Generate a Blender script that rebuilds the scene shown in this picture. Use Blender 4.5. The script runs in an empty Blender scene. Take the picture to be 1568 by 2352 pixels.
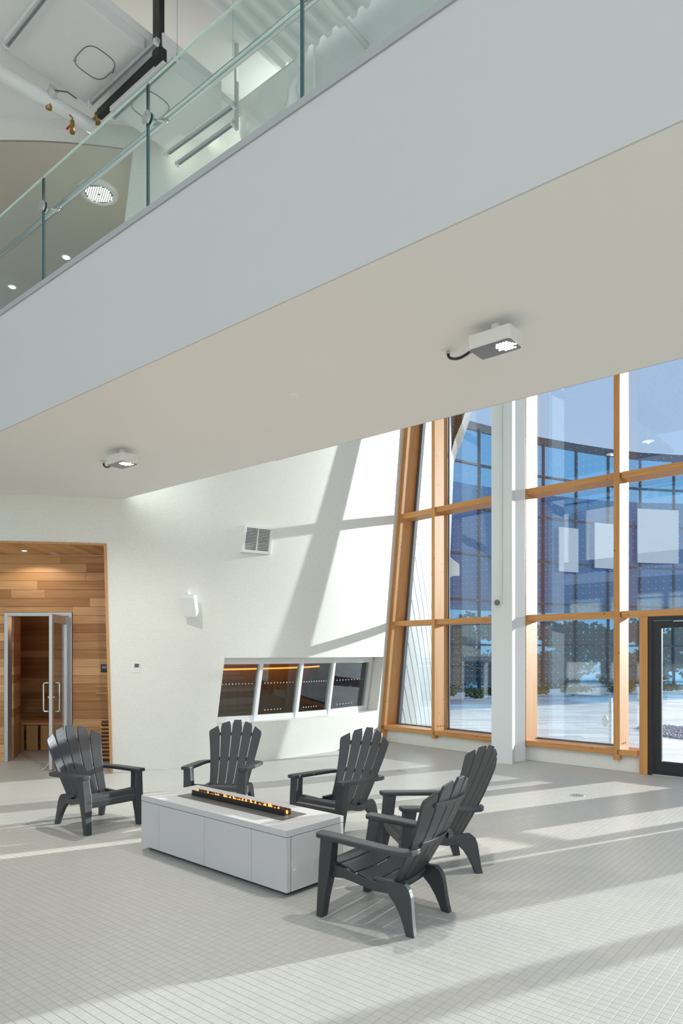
import bpy, bmesh, math, random
from mathutils import Vector, Matrix
random.seed(7)
scene = bpy.context.scene
COL = scene.collection

# ------------------------------------------------------------------ camera, sky, sun, exposure
F, HZ, CH = 1568.0, 1500.0, 1.65          # focal length in px, horizon row, eye height
cam_d = bpy.data.cameras.new('camera')
cam = bpy.data.objects.new('camera', cam_d); COL.objects.link(cam)
cam.location = (0, 0, CH); cam.rotation_euler = (math.pi/2, 0, 0)
cam_d.sensor_fit = 'HORIZONTAL'; cam_d.sensor_width = 24.0; cam_d.lens = 24.0
cam_d.shift_y = (HZ-1176.0)/1568.0
cam_d.clip_end = 400
scene.camera = cam

SUN_SLOPE, SUN_TAN = 0.510, 0.21
sun_to = Vector((1.0, SUN_SLOPE, SUN_TAN*math.hypot(1, SUN_SLOPE))).normalized()
sun_d = bpy.data.lights.new('sun', 'SUN'); sun_d.energy = 8.8; sun_d.angle = math.radians(0.55)
sun_d.color = (1.0, 0.95, 0.87)
sun = bpy.data.objects.new('sun', sun_d); COL.objects.link(sun)
sun.rotation_euler = sun_to.to_track_quat('Z', 'Y').to_euler(); sun.location = (30, 14, 8)

world = bpy.data.worlds.new('sky'); scene.world = world; world.use_nodes = True
wn = world.node_tree; wn.nodes.clear()
w_out = wn.nodes.new('ShaderNodeOutputWorld'); w_bg = wn.nodes.new('ShaderNodeBackground')
w_tc = wn.nodes.new('ShaderNodeTexCoord'); w_sep = wn.nodes.new('ShaderNodeSeparateXYZ'); w_rmp = wn.nodes.new('ShaderNodeValToRGB')
wn.links.new(w_tc.outputs['Generated'], w_sep.inputs[0]); wn.links.new(w_sep.outputs['Z'], w_rmp.inputs[0])
wn.links.new(w_rmp.outputs[0], w_bg.inputs['Color']); wn.links.new(w_bg.outputs[0], w_out.inputs['Surface'])
els = w_rmp.color_ramp.elements
els[0].position = 0.0; els[0].color = (0.80, 0.86, 0.94, 1)
els[1].position = 1.0; els[1].color = (0.34, 0.50, 0.80, 1)
e = els.new(0.30); e.color = (0.53, 0.68, 0.92, 1)
w_bg.inputs['Strength'].default_value = 0.92

vs = scene.view_settings
vs.view_transform = 'Standard'; vs.look = 'None'; vs.gamma = 1.0; vs.use_curve_mapping = False
vs.exposure = 0.36

# ------------------------------------------------------------------ building axes and photo rays
UX, UY = 0.7716, -0.6361                  # U runs along the bridge, V across it (away from the eye)
U = Vector((UX, UY, 0)); V = Vector((-UY, UX, 0)); Z = Vector((0, 0, 1))
ANG_U = math.atan2(UY, UX)
def pq(p, q, z=0.0): return U*p + V*q + Z*z
def to_pq(P): return P.dot(U), P.dot(V)
def on_y(u, v, Y): return Vector(((u-784)/F*Y, Y, CH+(HZ-v)/F*Y))
def on_z(u, v, z): return on_y(u, v, (z-CH)*F/(HZ-v))
def on_q(u, v, q):
    a = (u-784)/F
    return on_y(u, v, q/(V.x*a+V.y))
DCX, DCY, DR, DLEAN = -5.35, 15.85, 6.80, 0.12      # the leaning drum: centre, radius, lean per metre
def dc(z): return Vector((DCX+DLEAN*z, DCY, 0))
def drum(th, z, off=0.0):
    c = dc(z); return Vector((c.x+(DR+off)*math.cos(th), c.y+(DR+off)*math.sin(th), z))
def on_drum(u, v, off=0.0):
    lo, hi = 2.0, 15.9
    def f(Y):
        P = on_y(u, v, Y); c = dc(P.z); return math.hypot(P.x-c.x, P.y-c.y)-(DR+off)
    Y = lo
    while Y < hi and f(Y) > 0: Y += 0.02
    P = on_y(u, v, Y); c = dc(P.z)
    return math.atan2(P.y-c.y, P.x-c.x), P.z, P

# ------------------------------------------------------------------ mesh helpers
class MB:
    def __init__(s): s.v = []; s.f = []; s.uv = {}
    def add(s, verts, faces):
        n = len(s.v); s.v += [Vector(a) for a in verts]; s.f += [tuple(i+n for i in f) for f in faces]; return n
    def box(s, c, ax, ay, az):
        """box about c with half-axis vectors"""
        c = Vector(c); ax = Vector(ax); ay = Vector(ay); az = Vector(az); vs_ = []
        for k in (-1, 1):
            for j in (-1, 1):
                for i in (-1, 1): vs_.append(c+ax*i+ay*j+az*k)
        s.add(vs_, [(0,2,3,1),(4,5,7,6),(0,1,5,4),(2,6,7,3),(0,4,6,2),(1,3,7,5)]); return s
    def aab(s, x0, x1, y0, y1, z0, z1):
        return s.box(((x0+x1)/2,(y0+y1)/2,(z0+z1)/2), ((x1-x0)/2,0,0), (0,(y1-y0)/2,0), (0,0,(z1-z0)/2))
    def prism(s, poly, d):
        """poly: list of points, extruded by vector d"""
        n = len(poly); d = Vector(d); P = [Vector(a) for a in poly]
        s.add(P+[a+d for a in P], [tuple(range(n-1,-1,-1)), tuple(range(n,2*n))]+[(i,(i+1)%n,n+(i+1)%n,n+i) for i in range(n)]); return s
    def loft(s, rings, cap=True, closed=True):
        n = len(rings[0]); b = len(s.v)
        for r in rings: s.v += [Vector(a) for a in r]
        for k in range(len(rings)-1):
            for i in range(n if closed else n-1):
                j = (i+1) % n
                s.f.append((b+k*n+i, b+k*n+j, b+(k+1)*n+j, b+(k+1)*n+i))
        if cap and closed:
            s.f.append(tuple(b+i for i in range(n-1,-1,-1))); s.f.append(tuple(b+(len(rings)-1)*n+i for i in range(n)))
        return s
    def tube(s, path, r, seg=10):
        P = [Vector(a) for a in path]; rings = []
        rr = r if isinstance(r, (list, tuple)) else [r]*len(P)
        up = None
        for i, a in enumerate(P):
            t = (P[min(i+1, len(P)-1)]-P[max(i-1, 0)]).normalized()
            if up is None:
                up = Vector((0,0,1)) if abs(t.z) < 0.9 else Vector((1,0,0))
            x = t.cross(up).normalized(); y = x.cross(t).normalized(); up = y
            rings.append([a+(x*math.cos(2*math.pi*k/seg)+y*math.sin(2*math.pi*k/seg))*rr[i] for k in range(seg)])
        return s.loft(rings)
    def cyl(s, c, axis, r, h, seg=20, r2=None):
        c = Vector(c); a = Vector(axis).normalized(); return s.tube([c-a*h/2, c+a*h/2], [r, r if r2 is None else r2], seg)
    def build(s, name, mat, parent=None, smooth=False, bevel=0.0, world=True, kind=None):
        me = bpy.data.meshes.new(name)
        off = parent.location if (parent is not None and world) else Vector((0,0,0))
        if parent is not None and world and parent.parent is not None: off = off+parent.parent.location
        me.from_pydata([tuple(a-off) for a in s.v], [], s.f); me.update()
        bm = bmesh.new(); bm.from_mesh(me); bmesh.ops.recalc_face_normals(bm, faces=bm.faces[:]); bm.to_mesh(me); bm.free()
        me.materials.append(mat)
        if smooth:
            for p in me.polygons: p.use_smooth = True
        o = bpy.data.objects.new(name, me); COL.objects.link(o); o.parent = parent
        if bevel > 0:
            b = o.modifiers.new('bevel', 'BEVEL'); b.width = bevel; b.segments = 2; b.limit_method = 'ANGLE'
        if kind: o['kind'] = kind
        return o
def spline(pts, n=6):
    P = [Vector(a) for a in pts]; out = []
    for i in range(len(P)-1):
        p0, p1, p2, p3 = P[max(i-1, 0)], P[i], P[i+1], P[min(i+2, len(P)-1)]
        for k in range(n):
            t = k/n; out.append(0.5*((2*p1)+(p2-p0)*t+(2*p0-5*p1+4*p2-p3)*t*t+(3*p1-p0-3*p2+p3)*t**3))
    return out+[P[-1]]
def tag(o, label, cat, group=None):
    o['label'] = label; o['category'] = cat
    if group: o['group'] = group
    return o
def thing(name, label, cat, loc=(0,0,0), rotz=0.0, group=None):
    o = bpy.data.objects.new(name, None); COL.objects.link(o); o.location = loc; o.rotation_euler = (0,0,rotz); o.empty_display_size = 0.1
    return tag(o, label, cat, group)
def setting(name, loc=(0,0,0), rotz=0.0):
    o = bpy.data.objects.new(name, None); COL.objects.link(o); o.location = loc; o.rotation_euler = (0,0,rotz); o['kind'] = 'structure'; return o
def label_struct(o, label, cat='structure'): o['label'] = label; o['category'] = cat; o['kind'] = 'structure'; return o

# ------------------------------------------------------------------ materials
def new_mat(name):
    m = bpy.data.materials.new(name); m.use_nodes = True; nt = m.node_tree; nt.nodes.clear()
    out = nt.nodes.new('ShaderNodeOutputMaterial'); return m, nt, out
def N(nt, typ, **kw):
    n = nt.nodes.new(typ)
    for k, v in kw.items(): setattr(n, k, v)
    return n
def math_n(nt, op, a, b=None):
    n = nt.nodes.new('ShaderNodeMath'); n.operation = op
    for i, x in enumerate((a, b)):
        if x is None: continue
        if isinstance(x, (int, float)): n.inputs[i].default_value = x
        else: nt.links.new(x, n.inputs[i])
    return n.outputs[0]
def plain(name, col, rough=0.5, metal=0.0, spec=0.5, var=0.04, scale=6.0, bump=0.0, coat=0.0):
    m, nt, out = new_mat(name); b = N(nt, 'ShaderNodeBsdfPrincipled')
    tc = N(nt, 'ShaderNodeTexCoord'); no = N(nt, 'ShaderNodeTexNoise'); no.inputs['Scale'].default_value = scale; no.inputs['Detail'].default_value = 4
    nt.links.new(tc.outputs['Object'], no.inputs['Vector'])
    mx = N(nt, 'ShaderNodeMix', data_type='RGBA')
    mx.inputs[6].default_value = tuple(max(0, c*(1-var)) for c in col)+(1,); mx.inputs[7].default_value = tuple(min(1, c*(1+var)) for c in col)+(1,)
    nt.links.new(no.outputs['Fac'], mx.inputs[0]); nt.links.new(mx.outputs[2], b.inputs['Base Color'])
    b.inputs['Roughness'].default_value = rough; b.inputs['Metallic'].default_value = metal; b.inputs['Specular IOR Level'].default_value = spec
    b.inputs['Coat Weight'].default_value = coat
    if bump > 0:
        n2 = N(nt, 'ShaderNodeTexNoise'); n2.inputs['Scale'].default_value = scale*25; nt.links.new(tc.outputs['Object'], n2.inputs['Vector'])
        bp = N(nt, 'ShaderNodeBump'); bp.inputs['Strength'].default_value = bump; bp.inputs['Distance'].default_value = 0.004
        nt.links.new(n2.outputs['Fac'], bp.inputs['Height']); nt.links.new(bp.outputs[0], b.inputs['Normal'])
    nt.links.new(b.outputs[0], out.inputs[0]); return m
def wood(name, c0, c1, grain=(40, 40, 1.5), rough=0.5, rand=0.35, knots=True):
    """grain: noise scale per axis, low along the fibre"""
    m, nt, out = new_mat(name); b = N(nt, 'ShaderNodeBsdfPrincipled'); tc = N(nt, 'ShaderNodeTexCoord'); oi = N(nt, 'ShaderNodeObjectInfo')
    mp = N(nt, 'ShaderNodeMapping'); mp.inputs['Scale'].default_value = grain
    cmb = N(nt, 'ShaderNodeCombineXYZ'); r100 = math_n(nt, 'MULTIPLY', oi.outputs['Random'], 37.0)
    for i in range(3): nt.links.new(r100, cmb.inputs[i])
    ad = N(nt, 'ShaderNodeVectorMath', operation='ADD'); nt.links.new(tc.outputs['Object'], ad.inputs[0]); nt.links.new(cmb.outputs[0], ad.inputs[1])
    nt.links.new(ad.outputs[0], mp.inputs['Vector'])
    no = N(nt, 'ShaderNodeTexNoise'); no.inputs['Scale'].default_value = 1.0; no.inputs['Detail'].default_value = 6; no.inputs['Roughness'].default_value = 0.65; no.inputs['Distortion'].default_value = 0.6
    nt.links.new(mp.outputs[0], no.inputs['Vector'])
    fac = math_n(nt, 'ADD', math_n(nt, 'MULTIPLY', no.outputs['Fac'], 1.0), math_n(nt, 'MULTIPLY', math_n(nt, 'SUBTRACT', oi.outputs['Random'], 0.5), rand*2))
    rp = N(nt, 'ShaderNodeValToRGB'); rp.color_ramp.elements[0].position = 0.2; rp.color_ramp.elements[1].position = 0.8
    rp.color_ramp.elements[0].color = tuple(c0)+(1,); rp.color_ramp.elements[1].color = tuple(c1)+(1,)
    nt.links.new(fac, rp.inputs[0]); colr = rp.outputs[0]
    if knots:
        vo = N(nt, 'ShaderNodeTexVoronoi'); vo.inputs['Scale'].default_value = 5.0; nt.links.new(ad.outputs[0], vo.inputs['Vector'])
        k = math_n(nt, 'LESS_THAN', vo.outputs['Distance'], 0.07)
        mx = N(nt, 'ShaderNodeMix', data_type='RGBA'); nt.links.new(math_n(nt, 'MULTIPLY', k, 0.6), mx.inputs[0]); nt.links.new(colr, mx.inputs[6]); mx.inputs[7].default_value = (0.10, 0.04, 0.015, 1); colr = mx.outputs[2]
    nt.links.new(colr, b.inputs['Base Color']); b.inputs['Roughness'].default_value = rough
    bp = N(nt, 'ShaderNodeBump'); bp.inputs['Strength'].default_value = 0.15; bp.inputs['Distance'].default_value = 0.002
    nt.links.new(no.outputs['Fac'], bp.inputs['Height']); nt.links.new(bp.outputs[0], b.inputs['Normal'])
    nt.links.new(b.outputs[0], out.inputs[0]); return m
def emit(name, col, strength):
    m, nt, out = new_mat(name); e_ = N(nt, 'ShaderNodeEmission'); e_.inputs[0].default_value = tuple(col)+(1,); e_.inputs[1].default_value = strength
    nt.links.new(e_.outputs[0], out.inputs[0]); return m
def glass(name, tint, refl=0.08, dots=None, edge=None, max_refl=0.7):
    """thin architectural pane: tinted see-through with a mirror part that grows at grazing angles; dots = (plane axes, pitch, radius)"""
    m, nt, out = new_mat(name)
    tr = N(nt, 'ShaderNodeBsdfTransparent'); tr.inputs[0].default_value = tuple(tint)+(1,)
    gl = N(nt, 'ShaderNodeBsdfGlossy'); gl.inputs['Roughness'].default_value = 0.0; gl.inputs['Color'].default_value = (0.95, 0.97, 1, 1)
    lw = N(nt, 'ShaderNodeLayerWeight'); lw.inputs['Blend'].default_value = 0.5
    f5 = math_n(nt, 'POWER', lw.outputs['Facing'], 4.0)
    fac = math_n(nt, 'ADD', math_n(nt, 'MULTIPLY', f5, max_refl-refl), refl)
    mx = N(nt, 'ShaderNodeMixShader'); nt.links.new(fac, mx.inputs[0]); nt.links.new(tr.outputs[0], mx.inputs[1]); nt.links.new(gl.outputs[0], mx.inputs[2])
    last = mx.outputs[0]
    if dots:
        pitch, rad = dots
        uvn = N(nt, 'ShaderNodeUVMap'); sp = N(nt, 'ShaderNodeSeparateXYZ'); nt.links.new(uvn.outputs[0], sp.inputs[0])
        def cell(x): return math_n(nt, 'SUBTRACT', math_n(nt, 'FRACT', math_n(nt, 'DIVIDE', x, pitch)), 0.5)
        a, c = cell(sp.outputs[0]), cell(sp.outputs[1])
        d = math_n(nt, 'SQRT', math_n(nt, 'ADD', math_n(nt, 'MULTIPLY', a, a), math_n(nt, 'MULTIPLY', c, c)))
        k = math_n(nt, 'LESS_THAN', d, rad/pitch)
        df = N(nt, 'ShaderNodeBsdfDiffuse'); df.inputs[0].default_value = (0.85, 0.9, 0.92, 1)
        m2 = N(nt, 'ShaderNodeMixShader'); nt.links.new(k, m2.inputs[0]); nt.links.new(last, m2.inputs[1]); nt.links.new(df.outputs[0], m2.inputs[2]); last = m2.outputs[0]
    nt.links.new(last, out.inputs[0]); return m
def mosaic(name, col, grout, pitch, joint, rough=0.35, var=0.05, bump=0.25):
    m, nt, out = new_mat(name); b = N(nt, 'ShaderNodeBsdfPrincipled'); uvn = N(nt, 'ShaderNodeUVMap'); sp = N(nt, 'ShaderNodeSeparateXYZ'); nt.links.new(uvn.outputs[0], sp.inputs[0])
    def edge(x):
        f = math_n(nt, 'FRACT', math_n(nt, 'DIVIDE', x, pitch)); return math_n(nt, 'ABSOLUTE', math_n(nt, 'SUBTRACT', f, 0.5))
    ed = math_n(nt, 'MAXIMUM', edge(sp.outputs[0]), edge(sp.outputs[1]))
    k = math_n(nt, 'GREATER_THAN', ed, 0.5-joint/pitch/2)
    fl = N(nt, 'ShaderNodeVectorMath', operation='FLOOR'); sc = N(nt, 'ShaderNodeVectorMath', operation='SCALE'); sc.inputs['Scale'].default_value = 1.0/pitch
    nt.links.new(uvn.outputs[0], sc.inputs[0]); nt.links.new(sc.outputs[0], fl.inputs[0])
    wn_ = N(nt, 'ShaderNodeTexWhiteNoise', noise_dimensions='2D'); nt.links.new(fl.outputs[0], wn_.inputs['Vector'])
    lo = tuple(c*(1-var) for c in col)+(1,); hi = tuple(min(1, c*(1+var)) for c in col)+(1,)
    mx = N(nt, 'ShaderNodeMix', data_type='RGBA'); mx.inputs[6].default_value = lo; mx.inputs[7].default_value = hi; nt.links.new(wn_.outputs['Value'], mx.inputs[0])
    m2 = N(nt, 'ShaderNodeMix', data_type='RGBA'); nt.links.new(k, m2.inputs[0]); nt.links.new(mx.outputs[2], m2.inputs[6]); m2.inputs[7].default_value = tuple(grout)+(1,)
    nt.links.new(m2.outputs[2], b.inputs['Base Color'])
    b.inputs['Roughness'].default_value = rough
    if bump:
        bp = N(nt, 'ShaderNodeBump'); bp.inputs['Strength'].default_value = bump; bp.inputs['Distance'].default_value = 0.002
        h = math_n(nt, 'ADD', math_n(nt, 'SUBTRACT', 1.0, k), math_n(nt, 'MULTIPLY', wn_.outputs['Value'], 0.6))
        nt.links.new(h, bp.inputs['Height']); nt.links.new(bp.outputs[0], b.inputs['Normal'])
    nt.links.new(b.outputs[0], out.inputs[0]); return m
def tile_mat(name, col, pitch, var=0.035):
    m, nt, out = new_mat(name); b = N(nt, 'ShaderNodeBsdfPrincipled'); geo = N(nt, 'ShaderNodeNewGeometry')
    mp = N(nt, 'ShaderNodeMapping'); mp.vector_type = 'POINT'; mp.inputs['Rotation'].default_value = (0, 0, -ANG_U); mp.inputs['Scale'].default_value = (1, 1, 0)
    nt.links.new(geo.outputs['Position'], mp.inputs['Vector'])
    sc = N(nt, 'ShaderNodeVectorMath', operation='SCALE'); sc.inputs['Scale'].default_value = 1.0/pitch; fl = N(nt, 'ShaderNodeVectorMath', operation='FLOOR')
    nt.links.new(mp.outputs[0], sc.inputs[0]); nt.links.new(sc.outputs[0], fl.inputs[0])
    wn_ = N(nt, 'ShaderNodeTexWhiteNoise', noise_dimensions='2D'); nt.links.new(fl.outputs[0], wn_.inputs['Vector'])
    no = N(nt, 'ShaderNodeTexNoise'); no.inputs['Scale'].default_value = 160; nt.links.new(geo.outputs['Position'], no.inputs['Vector'])
    f = math_n(nt, 'ADD', math_n(nt, 'MULTIPLY', wn_.outputs['Value'], 0.7), math_n(nt, 'MULTIPLY', no.outputs['Fac'], 0.3))
    mx = N(nt, 'ShaderNodeMix', data_type='RGBA'); mx.inputs[6].default_value = tuple(c*(1-var) for c in col)+(1,); mx.inputs[7].default_value = tuple(min(1, c*(1+var)) for c in col)+(1,)
    nt.links.new(f, mx.inputs[0]); nt.links.new(mx.outputs[2], b.inputs['Base Color']); b.inputs['Roughness'].default_value = 0.42
    nt.links.new(b.outputs[0], out.inputs[0]); return m

M = {}
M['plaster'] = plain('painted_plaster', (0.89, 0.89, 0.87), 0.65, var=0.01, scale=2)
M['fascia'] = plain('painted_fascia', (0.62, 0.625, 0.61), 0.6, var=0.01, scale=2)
M['edge'] = plain('slab_edge_metal', (0.42, 0.44, 0.45), 0.45, var=0.02)
M['mosaic'] = mosaic('wall_mosaic', (0.85, 0.85, 0.79), (0.62, 0.62, 0.55), 0.0235, 0.0024, var=0.022, bump=0.14)
M['tile'] = tile_mat('floor_tile', (0.545, 0.54, 0.505), 0.0508)
M['grout'] = plain('floor_grout', (0.42, 0.405, 0.335), 0.8, var=0.06, scale=30)
M['cedar'] = wood('cedar_boards', (0.40, 0.18, 0.06), (0.72, 0.42, 0.19), (1.2, 30, 30), 0.45, 0.34, knots=False)
M['cedar_y'] = wood('cedar_ceiling_boards', (0.58, 0.31, 0.13), (0.82, 0.54, 0.28), (14, 1.5, 14), 0.45, 0.35, knots=False)
M['cedar_z'] = wood('cedar_trim', (0.48, 0.24, 0.09), (0.66, 0.38, 0.16), (25, 25, 1.2), 0.45, 0.1, knots=False)
M['fir_z'] = wood('fir_upright', (0.47, 0.20, 0.05), (0.70, 0.36, 0.12), (30, 30, 0.9), 0.45, 0.12)
M['fir_h'] = wood('fir_rail', (0.47, 0.20, 0.05), (0.70, 0.36, 0.12), (1.3, 1.3, 35), 0.45, 0.12)
M['white_steel'] = plain('white_painted_steel', (0.74, 0.76, 0.75), 0.4, var=0.01)
M['white'] = plain('white_plastic', (0.80, 0.80, 0.79), 0.35, var=0.01)
M['white_gloss'] = plain('white_pipe_jacket', (0.83, 0.83, 0.81), 0.3, var=0.02)
M['table'] = plain('table_paint', (0.57, 0.57, 0.575), 0.35, var=0.015, scale=3)
M['table_dark'] = plain('table_plinth', (0.05, 0.05, 0.05), 0.6)
M['burner'] = plain('burner_plate', (0.12, 0.12, 0.11), 0.4, metal=0.3)
M['black'] = plain('black_metal', (0.012, 0.012, 0.013), 0.35)
M['door_black'] = plain('door_black_paint', (0.016, 0.018, 0.022), 0.4)
M['resin'] = plain('slate_resin', (0.026, 0.030, 0.035), 0.44, spec=0.7, var=0.15, scale=3, bump=0.15)
M['alu'] = plain('brushed_aluminium', (0.55, 0.56, 0.57), 0.38, metal=0.75, var=0.03)
M['alu_white'] = plain('white_window_frame', (0.80, 0.80, 0.80), 0.3, var=0.01)
M['steel'] = plain('stainless_steel', (0.62, 0.63, 0.63), 0.25, metal=1.0, var=0.03)
M['gasket'] = plain('grey_gasket', (0.10, 0.10, 0.11), 0.5)
M['brass'] = plain('aged_brass', (0.38, 0.25, 0.09), 0.4, metal=0.9, var=0.2, scale=30)
M['red'] = plain('red_lever', (0.6, 0.03, 0.03), 0.4)
M['zinc'] = plain('zinc_channel', (0.60, 0.62, 0.63), 0.4, metal=0.5, var=0.03)
M['deck'] = plain('deck_paint', (0.84, 0.86, 0.85), 0.5, var=0.02)
M['beige'] = plain('beige_ceiling', (0.60, 0.55, 0.45), 0.6, var=0.02, scale=1)
M['sheet'] = plain('plastic_sheet', (0.86, 0.87, 0.85), 0.25, var=0.02)
M['lens'] = plain('lamp_lens', (0.16, 0.16, 0.17), 0.12, spec=0.8)
M['led'] = emit('led_glow', (1.0, 0.97, 0.92), 4.0)
M['led_soft'] = emit('downlight_glow', (1.0, 0.95, 0.86), 4.0)
M['flame'] = emit('flame', (1.0, 0.30, 0.06), 2.2)
M['led_strip'] = emit('amber_led_strip', (1.0, 0.33, 0.06), 2.0)
M['pane'] = glass('window_pane', (0.78, 0.835, 0.87), 0.09, dots=(0.10, 0.0035), max_refl=0.6)
M['pane_clear'] = glass('door_pane', (0.94, 0.96, 0.97), 0.03)
M['pane_dots'] = glass('strip_window_pane', (0.78, 0.84, 0.84), 0.05, max_refl=0.45)
M['bal_glass'] = glass('balustrade_glass', (0.925, 0.975, 0.955), 0.04, max_refl=0.5)
M['bal_edge'] = plain('glass_edge', (0.03, 0.07, 0.075), 0.2)
M['bal_top'] = plain('glass_top_edge', (0.70, 0.82, 0.77), 0.2)
M['facade_glass'] = glass('facade_glass', (0.47, 0.78, 0.93), 0.07)
M['facade_frame'] = plain('facade_frame', (0.035, 0.05, 0.085), 0.4)
M['reflected_blue'] = plain('facade_reflected_blue', (0.02, 0.36, 0.52), 0.7)  # blue of the near building's reflection, put into the colour
M['clad'] = plain('white_cladding', (0.33, 0.355, 0.355), 0.4, var=0.015)
M['clad_joint'] = plain('cladding_joint', (0.03, 0.03, 0.035), 0.7)
M['dark_clad'] = plain('dark_cladding', (0.085, 0.075, 0.065), 0.5, var=0.1)
M['foliage'] = plain('foliage', (0.045, 0.09, 0.03), 0.7, var=0.5, scale=3)
M['foliage2'] = plain('shrub_foliage', (0.14, 0.15, 0.06), 0.7, var=0.5, scale=8)
M['bark'] = plain('bark', (0.10, 0.07, 0.05), 0.8, var=0.3)
M['gravel'] = plain('gravel', (0.26, 0.26, 0.30), 0.8, var=0.6, scale=14)
M['screen'] = plain('lcd', (0.10, 0.13, 0.09), 0.2)
M['grille_dark'] = plain('duct_dark', (0.03, 0.03, 0.03), 0.8)
M['sauna_dark'] = plain('sauna_board', (0.16, 0.06, 0.02), 0.6, var=0.2)

# paving outside: long pale slabs
def paving():
    m, nt, out = new_mat('courtyard_paving'); b = N(nt, 'ShaderNodeBsdfPrincipled'); tc = N(nt, 'ShaderNodeTexCoord')
    br = N(nt, 'ShaderNodeTexBrick'); br.inputs['Scale'].default_value = 1.0; br.inputs['Brick Width'].default_value = 1.2; br.inputs['Row Height'].default_value = 0.30; br.inputs['Mortar Size'].default_value = 0.006
    br.inputs['Color1'].default_value = (0.58, 0.58, 0.57, 1); br.inputs['Color2'].default_value = (0.84, 0.83, 0.80, 1); br.inputs['Mortar'].default_value = (0.55, 0.55, 0.53, 1)
    nt.links.new(tc.outputs['Object'], br.inputs['Vector']); nt.links.new(br.outputs['Color'], b.inputs['Base Color']); b.inputs['Roughness'].default_value = 0.75
    nt.links.new(b.outputs[0], out.inputs[0]); return m
M['paving'] = paving()

# ------------------------------------------------------------------ plan of the curtain wall (inner timber faces)
NODES = [Vector((0.74, 12.75, 0)), Vector((1.58, 11.80, 0)), Vector((2.62, 10.66, 0)), Vector((3.83, 9.51, 0))]
WD = Vector((0.762, -0.648, 0)).normalized()
D0 = NODES[3]
def wall_at_x(x): return D0+WD*((x-D0.x)/WD.x)
def normal(a, b):
    t = (b-a).normalized(); return Vector((-t.y, t.x, 0))
GD = 0.36                                     # mullion depth; the glass sits behind it
Z_SILL, Z_GL, Z_TOP = 0.23, 0.31, 7.40

# ------------------------------------------------------------------ floor
PITCH, JOINT, TH = 0.0508, 0.0036, 0.0006
floor = MB()
floor.prism([(-9, -6, -TH), (14, -6, -TH), (14, 1.0, -TH)]+[tuple(wall_at_x(x)+Vector((0.13, 0.15, -TH))) for x in (12.5, 4.0)]+[(2.75, 10.8, -TH), (0.9, 12.9, -TH), (0.9, 16.5, -TH), (-9, 16.5, -TH)], (0, 0, -0.2))
floor_o = floor.build('floor', M['grout']); floor_o['kind'] = 'structure'

def visible_floor(P):
    if P.y < 2.3 or P.y > 12.6: return False
    u = 784+F*P.x/P.y; v = HZ+F*CH/P.y
    if u < -330 or u > 1900: return False
    if math.hypot(P.x-DCX, P.y-DCY) < DR-0.02 and not (P.x < -3.2 and P.y < 10.45): return False
    for a, b in ((NODES[0], NODES[1]), (NODES[1], NODES[2]), (NODES[2], NODES[3]), (NODES[3], NODES[3]+WD*8)):
        n = normal(a, b)
        if (P-a).dot(n) > 0.06 and (P-a).dot((b-a).normalized()) > -0.3 and (P-b).dot((b-a).normalized()) < 0.05: return False
    return True
cells = []
for i in range(-330, 110):
    for j in range(10, 290):
        P = pq((i+0.5)*PITCH, (j+0.5)*PITCH)
        if visible_floor(P): cells.append((P.y, P))
cells.sort(key=lambda c: c[0])
def tile_verts(c):
    h = (PITCH-JOINT)/2; t = h-0.0009
    top = [c+U*(i*t)+V*(j*t) for i, j in ((-1,-1),(1,-1),(1,1),(-1,1))]
    low = [c+U*(i*h)+V*(j*h)+Z*(-TH) for i, j in ((-1,-1),(1,-1),(1,1),(-1,1))]
    return low+top, [(4,5,6,7),(0,1,5,4),(1,2,6,5),(2,3,7,6),(3,0,4,7)]
tv, tf = tile_verts(Vector((0,0,0)))
tme = bpy.data.meshes.new('tile'); tme.from_pydata([tuple(a) for a in tv], [], tf); tme.materials.append(M['tile'])
near = [c for c in cells if abs(784+F*c[1].x/c[1].y-784) < 770 and HZ+F*CH/c[1].y < 2345][:300]
near_ids = {id(c) for c in near}
for _, P in near:
    o = bpy.data.objects.new('tile', tme); COL.objects.link(o); o.location = P; o.parent = floor_o
fv, ff = [], []
for c in cells:
    if id(c) in near_ids: continue
    a, b = tile_verts(c[1]); n = len(fv); fv += [tuple(x) for x in a]; ff += [tuple(i+n for i in f) for f in b]
fme = bpy.data.meshes.new('tile_field'); fme.from_pydata(fv, [], ff); fme.materials.append(M['tile'])
fo = bpy.data.objects.new('tile_field', fme); COL.objects.link(fo); fo.parent = floor_o; fo['kind'] = 'stuff'

# ------------------------------------------------------------------ drum wall with sauna portal, strip window and upper portal
TH_L = math.radians(-112); TH_R = math.radians(-14)
thWL, zt_, _ = on_drum(515, 1513); thWR = on_drum(880, 1513)[0]; WZ1 = 1.58; WZ0 = 0.60
thP, zP, _ = on_drum(245, 1249); thPb = on_drum(260, 1766)[0]
thQ, zQ, _ = on_drum(306, 346)
PZ = zP; QZ0, QZ1 = 4.87, zQ
WALL_TOP = 9.6
def skew(th, z):
    # the portal's jamb leans left as it rises
    k = (thP-thPb)/PZ
    if th <= thPb: w = max(0.0, 1-(thPb-th)/math.radians(12))
    else: w = max(0.0, 1-(th-thPb)/(thWL-thPb-0.02))
    zz = min(z, PZ)
    return th+k*zz*w*(1.0 if z <= PZ else max(0, 1-(z-PZ)/1.2))
def lin(a, b, n): return [a+(b-a)*i/n for i in range(n+1)]
ths = sorted(set(lin(TH_L, thPb, 24)+lin(thPb, thQ, 4)+lin(thQ, thWL, 14)+lin(thWL, thWR, 26)+lin(thWR, TH_R, 10))) if thQ > thPb else sorted(set(lin(TH_L, thQ, 20)+lin(thQ, thPb, 4)+lin(thPb, thWL, 14)+lin(thWL, thWR, 26)+lin(thWR, TH_R, 10)))
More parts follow.
